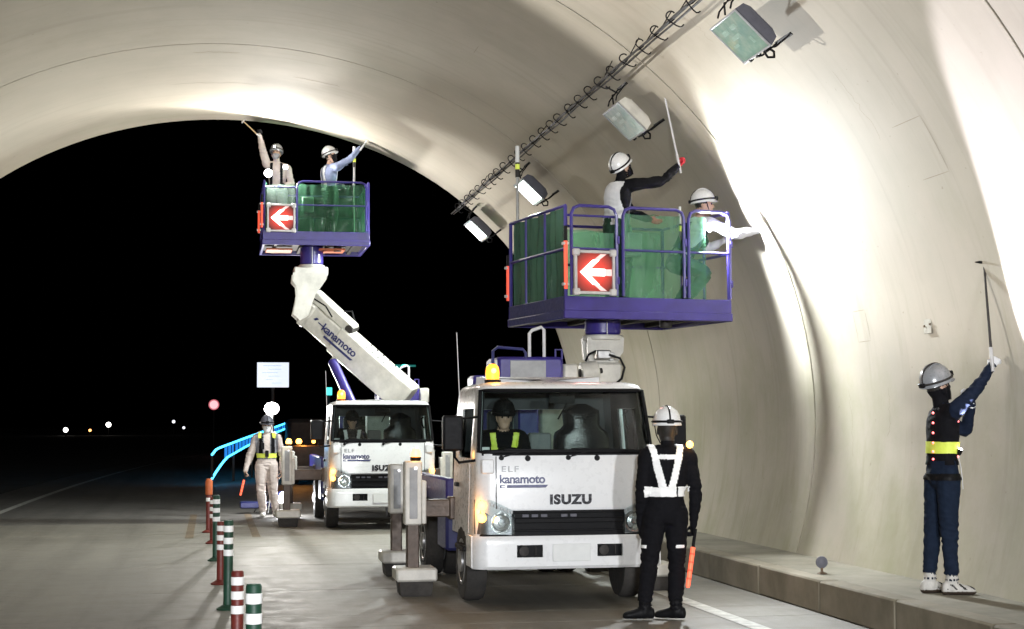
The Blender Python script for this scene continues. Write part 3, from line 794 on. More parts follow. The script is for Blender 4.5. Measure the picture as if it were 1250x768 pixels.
def platform(t, c0, yawd, W, D, H, gates, tall, left_dark, poles, bars, post_at, post_len, front_sheets):
    """work platform: c0 is the near left bottom corner"""
    c0 = V(c0); R = Matrix.Rotation(radians(yawd), 3, 'Z')
    def P(x, y, z): return c0+R @ V((x, y, z))
    e = bpy.data.objects.new('work_platform', None); C.objects.link(e); e.parent = t; e.location = c0-V(t.location)
    b = MB(); b.box(P(W/2, D/2, .10), (W-.06, D-.06, .06), .006, 0, R)
    for k in range(4): b.box(P(W*(k+.5)/4, D/2, .045), (.06, D-.08, .05), .006, 0, R)
    b.build('deck', 'dark', e)
    b = MB()
    for y in (.015, D-.015): b = MB(); b.box(P(W/2, y, .155), (W, .03, .15), .006, 0, R); b.box(P(W/2, y, .04), (W+.02, .05, .09), .008, 0, R); b.build('apron', 'purple', e)
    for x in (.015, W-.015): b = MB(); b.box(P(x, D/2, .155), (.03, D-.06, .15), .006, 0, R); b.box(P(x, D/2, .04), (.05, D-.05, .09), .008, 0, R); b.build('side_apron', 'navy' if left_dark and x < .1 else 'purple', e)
    zb, zt, zm = .24, H, .24+(H-.24)*.52
    # front gates, each a round cornered tube frame
    def frame(p, q, ax0, rt_=.018):
        """tube frame in the wall that starts at P-corner p and ends at q (local xy)"""
        p, q = V((*p, 0)), V((*q, 0)); r = .09; d = (q-p); L = d.length; d.normalize()
        pts = []
        for (u, z) in ((0, zb), (0, zt-r), (r*.3, zt-r*.3), (r, zt), (L-r, zt), (L-r*.3, zt-r*.3), (L, zt-r), (L, zb)):
            a = p+d*u; pts.append(P(a.x, a.y, z))
        m_ = MB(); m_.tube(pts, rt_, 8)
        a, b_ = p, q; m_.tube([P(a.x, a.y, zm), P(b_.x, b_.y, zm)], rt_*.72, 6)
        return m_
    for (x0, x1) in gates:
        m_ = frame((x0, -.02), (x1, -.02), 0)
        for z in (.4, H-.35): m_.box(P(x1+.012, -.02, z), (.03, .05, .08), .005, 0, R)
        m_.build('gate', 'purple', e)
    # corner posts and side / rear rails
    m_ = MB()
    for (x, y) in ((.02, .02), (W-.02, .02), (.02, D-.02), (W-.02, D-.02)): m_.tube([P(x, y, .0), P(x, y, zt)], .02, 8)
    for z in (zt, zm):
        m_.tube([P(.02, .02, z), P(.02, D-.02, z)], .017, 8); m_.tube([P(W-.02, .02, z), P(W-.02, D-.02, z)], .017, 8)
        m_.tube([P(.02, D-.02, z), P(W-.02, D-.02, z)], .017, 8)
    for y in (D*.36, D*.7):
        for x in (.02, W-.02): m_.tube([P(x, y, .0), P(x, y, zt)], .014, 7)
    for x in (W*.33, W*.66): m_.tube([P(x, D-.02, .1), P(x, D-.02, zt)], .014, 7)
    m_.tube([P(.02, .02, zt-.10), P(gates[0][1] if gates[0][0] < .2 else gates[0][0], .02, zt-.10)], .013, 7)
    m_.build('guard_rail', 'purple', e)
    # hung sheets with sagging tops
    def sheet(p, q, m, top, seed, bottom=.235, wob=.02, inset=.0):
        p, q = V((*p, 0)), V((*q, 0)); d = q-p; nrm = V((d.y, -d.x, 0)).normalized()
        n = max(6, int(d.length/.022)); us = [k/n for k in range(n+1)]; vs_ = [k/14 for k in range(15)]
        def fn(u, v):
            tp = top-.018*abs(sin(u*d.length*9+seed))-.01*noise.noise(V((u*7, seed, 0)))
            a = p+d*u; z = bottom+(tp-bottom)*v
            o = .010*sin(u*d.length*34+2.5*noise.noise(V((u*9, v*.8, seed))))*(.35+.65*v)*(1 if wob else 0)+wob*(noise.noise(V((u*d.length*4.2, v*1.6+seed*3, seed)))+.5*noise.noise(V((u*d.length*11, v*5, seed+7)))) * (1 if 0 < u < 1 else .3)
            a = a+nrm*o; return P(a.x, a.y, z)
        b = MB(); b.grid(fn, us, vs_); b.build('sheet', m, e, recalc=False, angle=80)
    for (x0, x1, m, top) in front_sheets: sheet((x0, .035), (x1, .035), m, top, x0*3+1)
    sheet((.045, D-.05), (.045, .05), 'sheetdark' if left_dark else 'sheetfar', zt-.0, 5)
    if not left_dark: sheet((W-.045, .05), (W-.045, D-.05), 'sheetfar', zt-.03, 8)
    sheet((.06, D-.045), (W-.06, D-.045), 'sheet' if left_dark else 'sheetfar', zt-.03, 11)
    for (x, y, z0, z1) in bars:
        b = MB(); b.tube([P(x, y, z0), P(x, y, z0+(z1-z0)*.76)], .02, 10); b.build('red_marker_bar', 'redbar', e)
        b = MB(); b.tube([P(x, y, z0+(z1-z0)*.76), P(x, y, z1)], .02, 10); b.build('bar_handle', 'black', e)
        for zz in (z0+.05, z0+(z1-z0)*.72): b = MB(); b.box(P(x, y+.01, zz), (.07, .05, .03), .005, 0, R); b.build('clamp', 'frame', e)
    for (x, y, z0, z1, r) in poles:
        b = MB(); b.tube([P(x, y, z0), P(x, y, z1-.30)], r*.8, 8); b.build('pole', 'steel', e)
        b = MB(); b.tube([P(x, y, z1-.36), P(x, y, z1-.19)], r*1.15, 10); b.build('pole_grip', 'dark', e)
        b = MB(); b.tube([P(x, y, z1-.27), P(x, y, z1-.21)], r*1.25, 10); b.build('yellow_band', 'reflect_y', e)
        b = MB(); b.tube([P(x, y, z1-.19), P(x, y, z1)], r*1.1, 10); b.build('white_tip', 'plate', e)
    # control box on the rail
    b = MB(); b.box(P(W*.42, .10, zt-.38), (.2, .1, .26), .015, 0, R); b.build('control_box', 'grey', e)
    # turning post under the deck
    p = V(post_at); b = MB(); b.cyl(p-V((0, 0, post_len)), p+V((0, 0, .04)), .20, 28); b.build('slewing_post', 'purple', e)
    b = MB(); b.cyl(p-V((0, 0, post_len+.06)), p-V((0, 0, post_len-.0)), .225, 28); b.build('slewing_collar', 'offwhite', e)
    b = MB(); b.box(p-V((0, .203, post_len*.5)), (.012, .012, post_len), .002); b.build('grease_pipe', 'steel', e)
    b = MB(); b.cyl(P(W*.72, D*.3, -.05), P(W*.72, D*.3, .05), .07, 14); b.build('lift_motor', 'dark', e)
    return e, P, R

def truck(xc, y0, label, far):
    t = thing('aerial_platform_truck', (xc, y0, 0), label, 'truck', 'white platform trucks')
    def L(x, y, z): return V((xc+x, y0+y, z))
    off = L(0, 0, 0)
    # ---------------- cab
    b = MB(); rings = [cab_ring(z) for z in ZL]; n = 27
    for r, z in zip(rings, ZL): b.v += [tuple(L(x, y, z)) for x, y in r]
    holes = WS | SWR | SWL | RW
    for j in range(len(ZL)-1):
        for i in range(n):
            if (i, j) in holes: continue
            if j < 1 and (12 <= i <= 14 or 24 <= i <= 26): pass
            k = (i+1) % n; b.f.append((j*n+i, j*n+k, (j+1)*n+k, (j+1)*n+i)); b.m.append(0)
    top = len(b.v); b.v.append(tuple(L(0, .9, 2.05)))
    for i in range(n): b.f.append(((len(ZL)-1)*n+i, (len(ZL)-1)*n+(i+1) % n, top)); b.m.append(0)
    cab = b.build('cab', 'white', t, solid=.028, angle=32)
    b = MB(); b.box(L(0, .78, .60), (1.5, 1.3, .05), .01); b.build('cab_floor', 'interior', cab)
    ws = shell_part(WS, off, .016).build('windscreen', 'glass', t, recalc=False)
    shell_part(SWR, off).build('side_window', 'glass', t, recalc=False); shell_part(SWL, off).build('side_window', 'glass', t, recalc=False)
    shell_part(RW, off).build('rear_window', 'glass', t, recalc=False)
    allf = {(i, j) for i in range(27) for j in range(len(ZL)-1)}-holes
    lb = shell_part(allf, off, .055)
    rp = [V((x, y, 0)) for x, y in cab_ring(ZL[-2])]; n0 = len(lb.v); lb.v += [tuple(V((0, .8, 0))+(p-V((0, .8, 0)))*.95+off+V((0, 0, 1.99))) for p in rp]; lb.v.append(tuple(L(0, .8, 2.0)))
    for i in range(27): lb.f.append((n0+i, n0+(i+1) % 27, n0+27)); lb.m.append(0)
    lb.build('cab_lining', 'liner', cab)
    # black gasket round the windscreen
    edge = []
    for i in range(1, 12): x, y = cab_ring(1.40)[i]; edge.append(L(x, y-.006, 1.405))
    for z in (1.6, 1.8): x, y = cab_ring(z)[11]; edge.append(L(x, y-.006, z))
    for i in range(11, 0, -1): x, y = cab_ring(1.965)[i]; edge.append(L(x, y-.006, 1.96))
    for z in (1.8, 1.6): x, y = cab_ring(z)[1]; edge.append(L(x, y-.006, z))
    b = MB(); b.tube(edge, .019, 6, closed=True); b.build('windscreen_seal', 'black', ws)
    # cowl strip, wipers, washers
    b = MB(); xs = [-.78+.13*k for k in range(13)]
    b.grid(lambda u, v: L(u, front_y(u, v)-.007, v), xs, [1.372, 1.40]); b.build('cowl_strip', 'black', cab, solid=.006)
    for x, dx in ((-.61, .42), (.0, .42)):
        o = MB(); o.cyl(L(x, front_y(x, 1.35)-.03, 1.35), L(x, front_y(x, 1.35)+.01, 1.35), .022, 12)
        o.bar(L(x, front_y(x, 1.36)-.022, 1.355), L(x+dx*.5, front_y(x+dx*.5, 1.41)-.035, 1.412), .016, .012)
        o.bar(L(x+.03, front_y(x, 1.43)-.03, 1.428), L(x+dx+.15, front_y(x+dx+.1, 1.418)-.028, 1.418), .014, .014)
        o.build('wiper', 'black', t)
    for x in (-.37, .27):
        b = MB(); b.cyl(L(x, front_y(x, 1.35)-.016, 1.345), L(x, front_y(x, 1.35)+.01, 1.345), .026, 14); b.build('washer_cap', 'black', t)
    # front service panel, proud of the cab skin with a shadow gap round it
    b = MB(); xs = [-.655+.131*k for k in range(11)]
    b.grid(lambda u, v: L(u, front_y(u, v)-.008, v), xs, [.895, 1.0, 1.1, 1.2, 1.28, 1.365]); fp = b.build('front_panel', 'white', t, solid=.006)
    for sx in (-1, 1):
        b = MB(); b.box(L(sx*.735, front_y(.735, 1.28)-.012, 1.275), (.115, .05, .13), .02); b.build('air_duct', 'white', t)
        b = MB(); b.box(L(sx*.66, front_y(.66, 1.12)-.003, 1.13), (.008, .008, .47), .002); b.build('panel_gap', 'black', cab)
    # lettering
    text('ELF', .075, frontM(xc-.535, y0+front_y(-.53, 1.25)-.0135, 1.248) @ Matrix.Rotation(-.0675, 4, 'Y'), 'model_lettering', 'badge_grey', fp, .001, .003, 1.25, xs=1.25)
    lg = text('kanamoto', .108, frontM(xc-.425, y0+front_y(-.42, 1.15)-.0135, 1.158) @ Matrix.Rotation(-.0535, 4, 'Y'), 'company_lettering', 'logo', fp, .003, .002, .95)
    b = MB(); y_ = y0+front_y(-.42, 1.1)-.011
    Mx = Matrix.Translation((xc-.415, y_-.001, 1.096)) @ Matrix.Rotation(pi/2, 4, 'X') @ Matrix.Rotation(-.0535, 4, 'Y')
    b.prism([(-.15, -.013), (.20, -.013), (.225, .013), (-.15, .013)], .003, Mx); b.prism([(-.215, .012), (-.165, .012), (-.165, .005), (-.2, .003), (-.2, -.006), (-.165, -.008), (-.165, -.014), (-.215, -.014)], .003, Mx)
    b.build('logo_bar', 'logo', lg)
    text('ISUZU', .115, frontM(xc+.015, y0+front_y(0, .98)-.014, .972), 'maker_lettering', 'badge', fp, .006, .006, 1.12, xs=1.12)
    # grille
    b = MB(); Mx = Matrix.Translation(L(0, front_y(0, .75)+.012, 0)) @ Matrix.Rotation(pi/2, 4, 'X')
    b.prism([(-.52, .88), (.52, .88), (.52, .66), (.45, .625), (-.45, .625), (-.52, .66)], .03, Mx); gr = b.build('grille', 'black', t)
    for z, h in ((.868, .022), (.79, .045), (.70, .02)):
        b = MB(); b.box(L(0, front_y(0, z)-.024, z), (1.0, .03, h), .006); b.build('grille_bar', 'black', gr)
    for k in range(5):
        b = MB(); b.box(L(-.40+.085*k+(.10 if k > 2 else 0), front_y(-.2, .83)-.021, .833), (.06, .012, .028), .004); b.build('grille_slot', 'darkgrey', gr)
    b = MB()
    for k in range(12): b.box(L(-.44+.08*k, front_y(0, .67)-.02, .668), (.05, .01, .05), .004)
    b.build('radiator', 'dark', gr)
    # headlights
    for sx in (-1, 1):
        xs = [sx*(.50+.34*k/8) for k in range(9)]
        def ztop(x): return .875+.10*min(1, (abs(x)-.50)/.20)
        h = MB(); h.grid(lambda u, v: L(u, front_y(u, .8)-.004, .668+(ztop(u)-.668)*v), xs, [0, .25, .5, .75, 1.]); hl = h.build('headlight', 'lampinner', t, solid=.01)
        c = L(sx*.615, front_y(.61, .77)-.014, .772)
        b = MB(); b.lathe([(.098, .0), (.095, -.02), (.07, .012), (.035, .018), (.014, -.012), (.002, -.014)], c, (0, -1, 0), 24); b.build('reflector', 'chrome', hl)
        b = MB()
        for k in range(7): b.box(L(sx*(.525+.03*k), front_y(.525+.03*k, .9)-.013, .865+.012*k), (.022, .014, .03), .003)
        b.build('lens_rib', 'frame', hl)
        b = MB(); b.grid(lambda u, v: L(u, front_y(u, .8)-.034, .668+(ztop(u)-.668)*v), xs[:8], [0, .5, 1.]); b.build('lens', 'lens', hl, solid=.004)
        for z, hh in ((.925, .085), (.815, .085)):
            b = MB(); b.ball(L(sx*.785, front_y(.785, z)-.012, z), .041, 12, 0, (1.05, .7, 1.05)); b.build('turn_lamp', 'amber', hl)
        lamp('POINT', L(sx*.90, .02, .87), 2.4, (1, .42, .08), size=.05, parent=t)
    b = MB(); b.box(L(0, .06, .645), (1.6, .08, .05), .01); b.build('valance', 'black', t)
    # bumper with two fog recesses
    def by(u):
        a = abs(u); return -.065-.015*(1-(u/.87)**2) if a < .74 else -.065+(.13 if a > .869 else .13*(1-sqrt(max(0, 1-((a-.74)/.13)**2))))
    xs = [-.87, -.84, -.79, -.74, -.62, -.49, -.485, -.25, -.245, -.12, 0, .12, .245, .25, .485, .49, .62, .74, .79, .84, .87]
    zs = [.36, .385, .46, .465, .575, .58, .63, .655]
    hol = {(i, j) for i, x in enumerate(xs[:-1]) for j in (3,) if (-.486 <= x < -.25) or (.25 <= x < .485)}
    b = MB(); b.grid(lambda u, v: L(u, by(u)+(.02 if v < .37 else 0)+(.012 if v > .65 else 0)-(.0 if v > .44 else .0), v), xs, zs, hol)
    bp = b.build('bumper', 'white', t, solid=.03)
    for sx in (-1, 1):
        b = MB(); b.box(L(sx*.868, .21, .512), (.022, .30, .285), .008); b.build('bumper_end', 'white', bp)
        b = MB(); b.box(L(sx*.367, .005, .52), (.30, .06, .17), .008); b.build('fog_recess', 'black', bp)
        b = MB(); b.lathe([(.05, 0), (.045, -.03), (.01, -.035)], L(sx*.367-.05, -.03, .52), (0, 1, 0), 16); b.box(L(sx*.367+.06, -.032, .52), (.012, .02, .08), .003); b.build('fog_lamp', 'dark', bp)
    b = MB(); b.box(L(.01, -.092, .505), (.345, .012, .155), .006); b.build('number_plate', 'plate', bp)
    # steps / wheel arches / chassis
    b = MB(); b.box(L(0, .95, .50), (1.35, 1.6, .16), .03); b.build('engine_pan', 'black', t)
    b = MB()
    for sx in (-1, 1): b.box(L(sx*.36, 3.0, .62), (.09, 5.2, .18), .01)
    for y in (1.2, 2.6, 3.9, 5.2): b.box(L(0, y, .6), (.7, .1, .14), .01)
    b.build('chassis', 'dark', t)
    b = MB(); b.cyl(L(-.7, .85, .37), L(.7, .85, .37), .06, 12); b.build('axle', 'dark', t)
    b = MB(); b.cyl(L(-.7, 3.6, .37), L(.7, 3.6, .37), .08, 12); b.build('axle', 'dark', t)
    for sx in (-1, 1):
        b = MB()
        pts = [(.36, cosd) for cosd in ()]
        prof = [L(sx*.79, .85+.43*cos(radians(a)), .37+.43*sin(radians(a))) for a in range(20, 165, 12)]
        b.tube(prof, .03, 6); b.build('wheel_arch', 'black', t)
        wheel(t, L(sx*.75, .85, .365), sx)
        wheel(t, L(sx*.76, 3.6, .365), sx); wheel(t, L(sx*.54, 3.6, .365), sx)
        # doors
        b = MB(); b.grid(lambda u, v: L(sx*(interp(HW, v)+.004), u, v), [.43, .75, 1.15, 1.28], [.66, .8, 1.0, 1.2, 1.33]); d_ = b.build('door', 'white', t, solid=.006)
        b = MB(); b.box(L(sx*.85, 1.12, 1.08), (.03, .16, .04), .008); b.build('door_handle', 'black', d_)
        b = MB(); b.box(L(sx*.86, .60, .52), (.10, .5, .05), .01); b.build('step', 'black', t)
        # mirrors
        b = MB()
        b.tube([L(sx*.80, .16, 1.33), L(sx*.98, .10, 1.31), L(sx*1.02, .10, 1.36), L(sx*1.02, .10, 1.70)], .013, 7); b.tube([L(sx*.78, .22, 1.72), L(sx*1.02, .10, 1.70)], .011, 7)
        mr = b.build('mirror_arm', 'black', t)
        b = MB(); b.box(L(sx*1.04, .09, 1.575), (.185, .085, .32), .035); b.build('mirror', 'black', mr)
        b = MB(); b.box(L(sx*1.04, .136, 1.575), (.15, .006, .27), .003); b.build('mirror_glass', 'chrome', mr)
    # beacon on the roof
    bx = -.60 if not far else -.62
    b = MB(); b.lathe([(.075, 0), (.08, .03), (.06, .035)], L(bx, .52, 2.035), seg=20); bc = b.build('beacon', 'black', t)
    b = MB(); b.lathe([(.062, .03), (.066, .10), (.058, .15), (.03, .178), (.005, .182)], L(bx, .52, 2.035), seg=20); b.build('beacon_dome', 'amber2', bc)
    b = MB(); b.ball(L(bx, .45, 2.15), .026, 10); b.build('beacon_bulb', 'amber', bc)
    lamp('POINT', L(bx, .40, 2.17), 2.5, (1, .45, .1), size=.05, parent=t)
    b = MB(); b.tube([L(-.80, 1.25, 1.9), L(-.82, 1.3, 2.55)], .004, 5); b.build('aerial', 'steel', t)
    # interior
    b = MB(); b.box(L(0, .40, 1.24), (1.44, .34, .22), .05); b.box(L(-.3, .32, 1.36), (.46, .16, .08), .03); b.build('dashboard', 'black', cab)
    for sx in (-1, 1):
        b = MB(); b.box(L(sx*.40, 1.0, .98), (.46, .48, .16), .05); b.box(L(sx*.40, 1.26, 1.32), (.44, .13, .56), .05); b.box(L(sx*.40, 1.27, 1.68), (.25, .09, .2), .04)
        s_ = b.build('seat', 'seat', cab)
    # plastic cover over the passenger seat
    b = MB(); us = [k/20 for k in range(21)]; vs_ = [k/24 for k in range(25)]
    def cov(u, v):
        a = 2*pi*u; z = 1.02+.83*v; wd = .27 if v < .66 else (.27-.09*min(1, (v-.66)/.07)); dp = .20-.08*v
        if v > .92: wd *= 1-(v-.92)*9; dp *= 1-(v-.92)*9
        q = 1+.13*noise.noise(V((cos(a)*2, sin(a)*2, z*5)))
        se = lambda c: math.copysign(abs(c)**.7, c)
        return L(.40+wd*q*se(cos(a)), 1.20+dp*q*se(sin(a)), z)
    b.grid(cov, us, vs_); b.build('seat_cover', 'wrap', cab, angle=180)
    c = L(-.39, .66, 1.32); b = MB(); nrm = V((0, -.55, .83)).normalized(); e1 = V((1, 0, 0)); e2 = nrm.cross(e1)
    b.tube([c+e1*.19*cos(2*pi*k/24)+e2*.19*sin(2*pi*k/24) for k in range(24)], .014, 6, closed=True)
    b.tube([c-e1*.19, c, c+e1*.19], .014, 6); b.tube([c, c-nrm*.25], .025, 8); b.build('steering_wheel', 'black', cab)
    b = MB(); b.box(L(.03, .38, 1.88), (.24, .03, .075), .015); b.tube([L(.0, .36, 1.93), L(.02, .38, 1.9)], .008, 6); b.build('interior_mirror', 'black', cab)
    b = MB(); b.box(L(-.04, 1.1, 1.44), (.22, .14, .26), .02); cb = b.build('interior_box', 'interior', cab)
    b = MB(); b.box(L(-.72, .34, 1.43), (.12, .015, .03), .004); b.build('dash_card', 'plate', cab)
    b = MB(); b.ball(L(-.05, 1.1, 1.42), .010, 8); b.build('red_pilot_lamp', 'redled', cab)
    for x in (-.02, .62):
        b = MB(); b.tube([L(x+.1, .36, 1.93), L(x+.12, .5, 1.84), L(x+.06, .6, 1.7)] if x < .3 else [L(.72, .62, 1.78), L(.68, .6, 1.74), L(.70, .58, 1.64), L(.73, .6, 1.6)], .008 if x < .3 else .014, 6); b.build('grab_cord' if x < .3 else 'grab_handle', 'black', cab)
    # ---------------- bed, blue side boxes
    b = MB(); b.box(L(0, 3.6, .86), (1.66, 3.5, .12), .015); b.build('bed', 'dark', t)
    for sx in (-1, 1):
        b = MB(); b.box(L(sx*.80, 3.5, .98), (.10, 3.3, .26), .02); b.build('side_locker', 'purple', t)
        b = MB(); b.box(L(sx*.72, 2.1, .60), (.28, .62, .42), .03); b.build('tool_box', 'navy', t)
    b = MB(); b.box(L(-.42, 2.36, 1.62), (.20, .4, 1.08), .03); b.build('control_cabinet', 'purple', t)
    # ---------------- outriggers
    def outrigger(x, y, ztop_, lit, wd=.17):
        b = MB(); s_ = 1 if x > 0 else -1
        b.box(L((x+s_*.3)/2, y, .84), (abs(x)-.3, .16, .17), .012)
        b.box(L(s_*.60, y, .84), (.58, .21, .22), .012); b.build('outrigger_beam', 'brown', t)
        b = MB(); b.box(L(x, y, (ztop_+.68)/2), (wd, .17, ztop_-.68), .014)
        b.box(L(x-s_*.10, y, .9), (.05, .2, .42), .01); og = b.build('outrigger', 'offwhite', t)
        b = MB(); b.box(L(x, y-.088, (ztop_+.68)/2), (wd*.45, .012, (ztop_-.68)*.8), .004); b.build('cover_strip', 'grey', og)
        b = MB(); b.cyl(L(x+.02, y-.10, ztop_-.07), L(x+.02, y-.08, ztop_-.07), .022, 10); b.build('bolt', 'steel', og)
        b = MB(); b.box(L(x, y, .48), (.12, .12, .5), .01); b.build('outrigger_leg', 'brown', og)
        b = MB(); b.box(L(x+.02, y, .21), (.40, .40, .13), .02); b.build('foot_plate', 'offwhite', og)
        b = MB(); b.lathe([(.17, 0), (.185, .02), (.20, .13), (.19, .148)], L(x+.02, y, 0), seg=4, xdir=(1, 1, 0), sx=1.15, sy=1.15); b.build('rubber_foot', 'rubber', og)
        if lit:
            b = MB(); b.lathe([(.05, 0), (.055, .03), (.045, .04)], L(x+.03, y, ztop_), seg=14); b.build('lamp_base', 'black', og)
            b = MB(); b.lathe([(.045, .035), (.05, .07), (.035, .115), (.005, .125)], L(x+.03, y, ztop_), seg=14); b.build('warning_lamp', 'amber', og)
            lamp('POINT', L(x+.03, y-.1, ztop_+.1), 1.8, (1, .5, .12), size=.05, parent=t)
    if not far:
        outrigger(-1.24, 1.42, 1.30, True); outrigger(-1.16, 3.55, 1.22, False)
        outrigger(1.13, 1.42, 1.25, False); outrigger(1.13, 3.55, 1.2, False)
    else:
        outrigger(-1.45, 1.25, 1.31, True); outrigger(-1.30, 3.5, 1.2, False); outrigger(1.2, 1.25, 1.2, False); outrigger(1.2, 3.5, 1.2, False)
    # ---------------- turret with handles
    tx = .12 if not far else .52
    b = MB(); b.cyl(L(0.1, 2.75, .9), L(0.1, 2.75, 1.35), .42, 28); b.build('slew_ring', 'dark', t)
    b = MB(); b.box(L(tx, 2.7, 2.16), (.70, .75, .40), .03); tr = b.build('turret', 'purple', t)
    b = MB(); b.box(L(tx-.02, 2.55, 1.62), (.22, .40, .68), .02); b.build('turret_column', 'purple', tr)
    for q in (-.33, .36):
        b = MB(); b.box(L(tx+q, 2.75, 1.62), (.40, .30, .68), .02); b.build('machine_cover', 'offwhite', tr)
    b = MB(); b.box(L(tx-.03, 2.316, 2.22), (.38, .012, .2), .01); b.build('turret_panel', 'grey', tr)
    b = MB(); b.tube([L(tx-.40, 2.35, 2.1), L(tx-.40, 2.35, 2.42), L(tx-.35, 2.35, 2.46), L(tx-.08, 2.35, 2.44), L(tx-.05, 2.35, 2.40), L(tx-.05, 2.35, 2.34)], .016, 8); b.build('hand_rail', 'navy', tr)
    b = MB(); b.tube([L(tx+.04, 2.6, 2.3), L(tx+.04, 2.6, 2.62), L(tx+.07, 2.6, 2.655), L(tx+.17, 2.6, 2.69), L(tx+.20, 2.6, 2.66), L(tx+.20, 2.6, 2.3)], .018, 8); b.build('white_handle', 'white', tr)
    b = MB(); b.tube([L(tx+.28, 2.4, 2.34), L(tx+.28, 2.4, 2.44), L(tx+.35, 2.4, 2.44), L(tx+.35, 2.4, 2.34)], .012, 7); b.build('small_handle', 'purple', tr)
    b = MB(); b.box(L(tx+.45, 2.6, 2.16), (.16, .4, .26), .02); b.build('valve_box', 'offwhite', tr)
    return t, L, tr

# ---- near truck
t1, L1, tr1 = truck(3.18, 14.45, 'near white truck with raised platform over the cab and guard in front', False)
b = MB(); b.bar((3.45, 18.6, 1.95), (4.20, 17.72, 2.12), .34, .36, .02); bo = b.build('boom', 'offwhite', t1)
b = MB(); b.bar((3.2, 18.9, 1.85), (3.5, 18.55, 1.97), .42, .46, .02); b.build('boom_sleeve', 'offwhite', bo)
PX, PY = 4.255, 17.5
b = MB(); Mx = Matrix.Translation((0, PY+.10, 0)) @ Matrix.Rotation(pi/2, 4, 'X')
b.prism([(4.03, 2.60), (4.48, 2.60), (4.47, 2.42), (4.42, 2.28), (4.46, 2.02), (4.42, 1.92), (4.28, 1.95), (4.27, 2.22), (4.05, 2.36)], .06, Mx)
b.prism([(4.05, 2.60), (4.46, 2.60), (4.45, 2.44), (4.34, 2.3), (4.37, 2.02), (4.12, 1.98), (4.14, 2.25), (4.05, 2.4)], .05, Matrix.Translation((0, PY-.10, 0)) @ Matrix.Rotation(pi/2, 4, 'X'))
jb = b.build('jib_bracket', 'offwhite', t1)
b = MB(); b.cyl((3.93, PY-.32, 2.20), (4.12, PY-.32, 2.23), .115, 20); b.box((4.22, PY-.28, 2.20), (.34, .16, .24), .03); b.build('winch_drum', 'offwhite', jb)
b = MB(); b.cyl((3.915, PY-.32, 2.20), (3.93, PY-.32, 2.2), .05, 12); b.cyl((4.10, PY-.36, 2.22), (4.16, PY-.36, 2.23), .03, 10); b.build('hub', 'dark', jb)
b = MB(); b.tube([(3.97, PY-.38, 2.33), (4.0, PY-.40, 2.40), (4.08, PY-.4, 2.44)], .013, 6); b.tube([(4.22, PY-.42, 2.40), (4.34, PY-.43, 2.36), (4.39, PY-.43, 2.26), (4.36, PY-.42, 2.14), (4.28, PY-.4, 2.07)], .013, 6); b.build('hose', 'black', jb)
b = MB(); b.box((4.17, PY-.35, 2.40), (.16, .14, .1), .015); b.cyl((4.3, PY-.2, 2.39), (4.3, PY+.2, 2.39), .05, 12); b.build('pivot_block', 'steel', jb)
W1, D1, H1 = 1.95, 1.68, 1.18
pf1, P1, R1 = platform(t1, (3.61, 16.5, 2.755), 10, W1, D1, H1,
    [(.07, .585), (.66, 1.375), (1.43, 1.925)], True, True,
    [(.09, D1-.06, .25, 2.07, .022), (1.08, .95, .2, 1.46, .022), (1.40, .12, .9, 1.24, .012)],
    [(.0, -.03, .30, .96), (.0, D1+.015, .30, .82)], (PX, PY, 2.77), .14,
    [(.10, .58, 'sheet', .92), (.68, 1.36, 'sheet', 1.13), (1.44, 1.66, 'sheet', 1.13)])
ar1 = arrow_board(P1(.30, -.09, .475), R1, .43); ar1['label'] = 'larger lit red arrow sign on the near platform, pointing left'

# ---- far truck
t2, L2, tr2 = truck(2.68, 25.75, 'farther white truck with lettered boom raised outside the tunnel mouth', True)
def q2(u, v, y=28.35): return V((1.44+(u-362)*.01424, y, 4.26-(v-335)*.0142))
a0, a1 = V((3.05, 28.0, 2.35)), V((1.66, 28.5, 3.62))
d_ = (a1-a0).normalized()
b = MB(); b.bar(a0-d_*.4, a0+d_*1.25, .40, .50, .02, 0, (0.30, -.35, 1)); b.bar(a0+d_*1.2, a1, .34, .43, .02, 0, (0.30, -.35, 1)); bo = b.build('boom', 'offwhite', t2)
x_ = V((.30, -.35, 1)).cross(d_).normalized(); z_ = d_.cross(x_).normalized()
# plate with bolts and a lettering panel on the camera side of the boom
fx = x_ if x_.y < 0 else -x_
ctr = a0+d_*1.05+fx*.203
Mt = Matrix.Identity(4)
tdir = -d_; nrm = fx; upd = nrm.cross(tdir)
for i in range(3): Mt[i][0], Mt[i][1], Mt[i][2] = tdir[i], upd[i], nrm[i]
if Mt[2][1] < 0:
    tdir = -tdir; upd = nrm.cross(tdir)
    for i in range(3): Mt[i][0], Mt[i][1] = tdir[i], upd[i]
def bm_(along, upz, out): 
    m_ = Mt.copy(); p = a0+d_*along+nrm*out+upd*upz
    m_[0][3], m_[1][3], m_[2][3] = p; return m_
lg = text('kanamoto', .20, bm_(1.15, .05, .204), 'company_lettering', 'logo', bo, .004, .003, .95)
b = MB(); b.prism([(-.27, -.02), (.36, -.02), (.40, .02), (-.27, .02)], .004, bm_(1.15, -.075, .202)); b.build('logo_bar', 'logo', lg)
b = MB(); b.prism([(-.04, -.03), (.0, .03), (.05, .03), (.01, -.03)], .004, bm_(1.72, .06, .173)); b.prism([(.07, -.02), (.2, -.02), (.2, .0), (.07, .0)], .003, bm_(1.72, .05, .173)); b.build('maker_mark', 'logo', bo)
b = MB(); b.bar(a1-d_*.12, a1+d_*.04, .40, .47, .03, 0, (.3, -.35, 1)); b.build('boom_collar', 'offwhite', bo)
b = MB()
for k in range(5):
    for q in (-1, 1): p = a0+d_*(.16+.14*k)+z_*.252+x_*q*.12; b.cyl(p-z_*.005, p+z_*.014, .018, 8)
b.build('bolt', 'dark', bo)
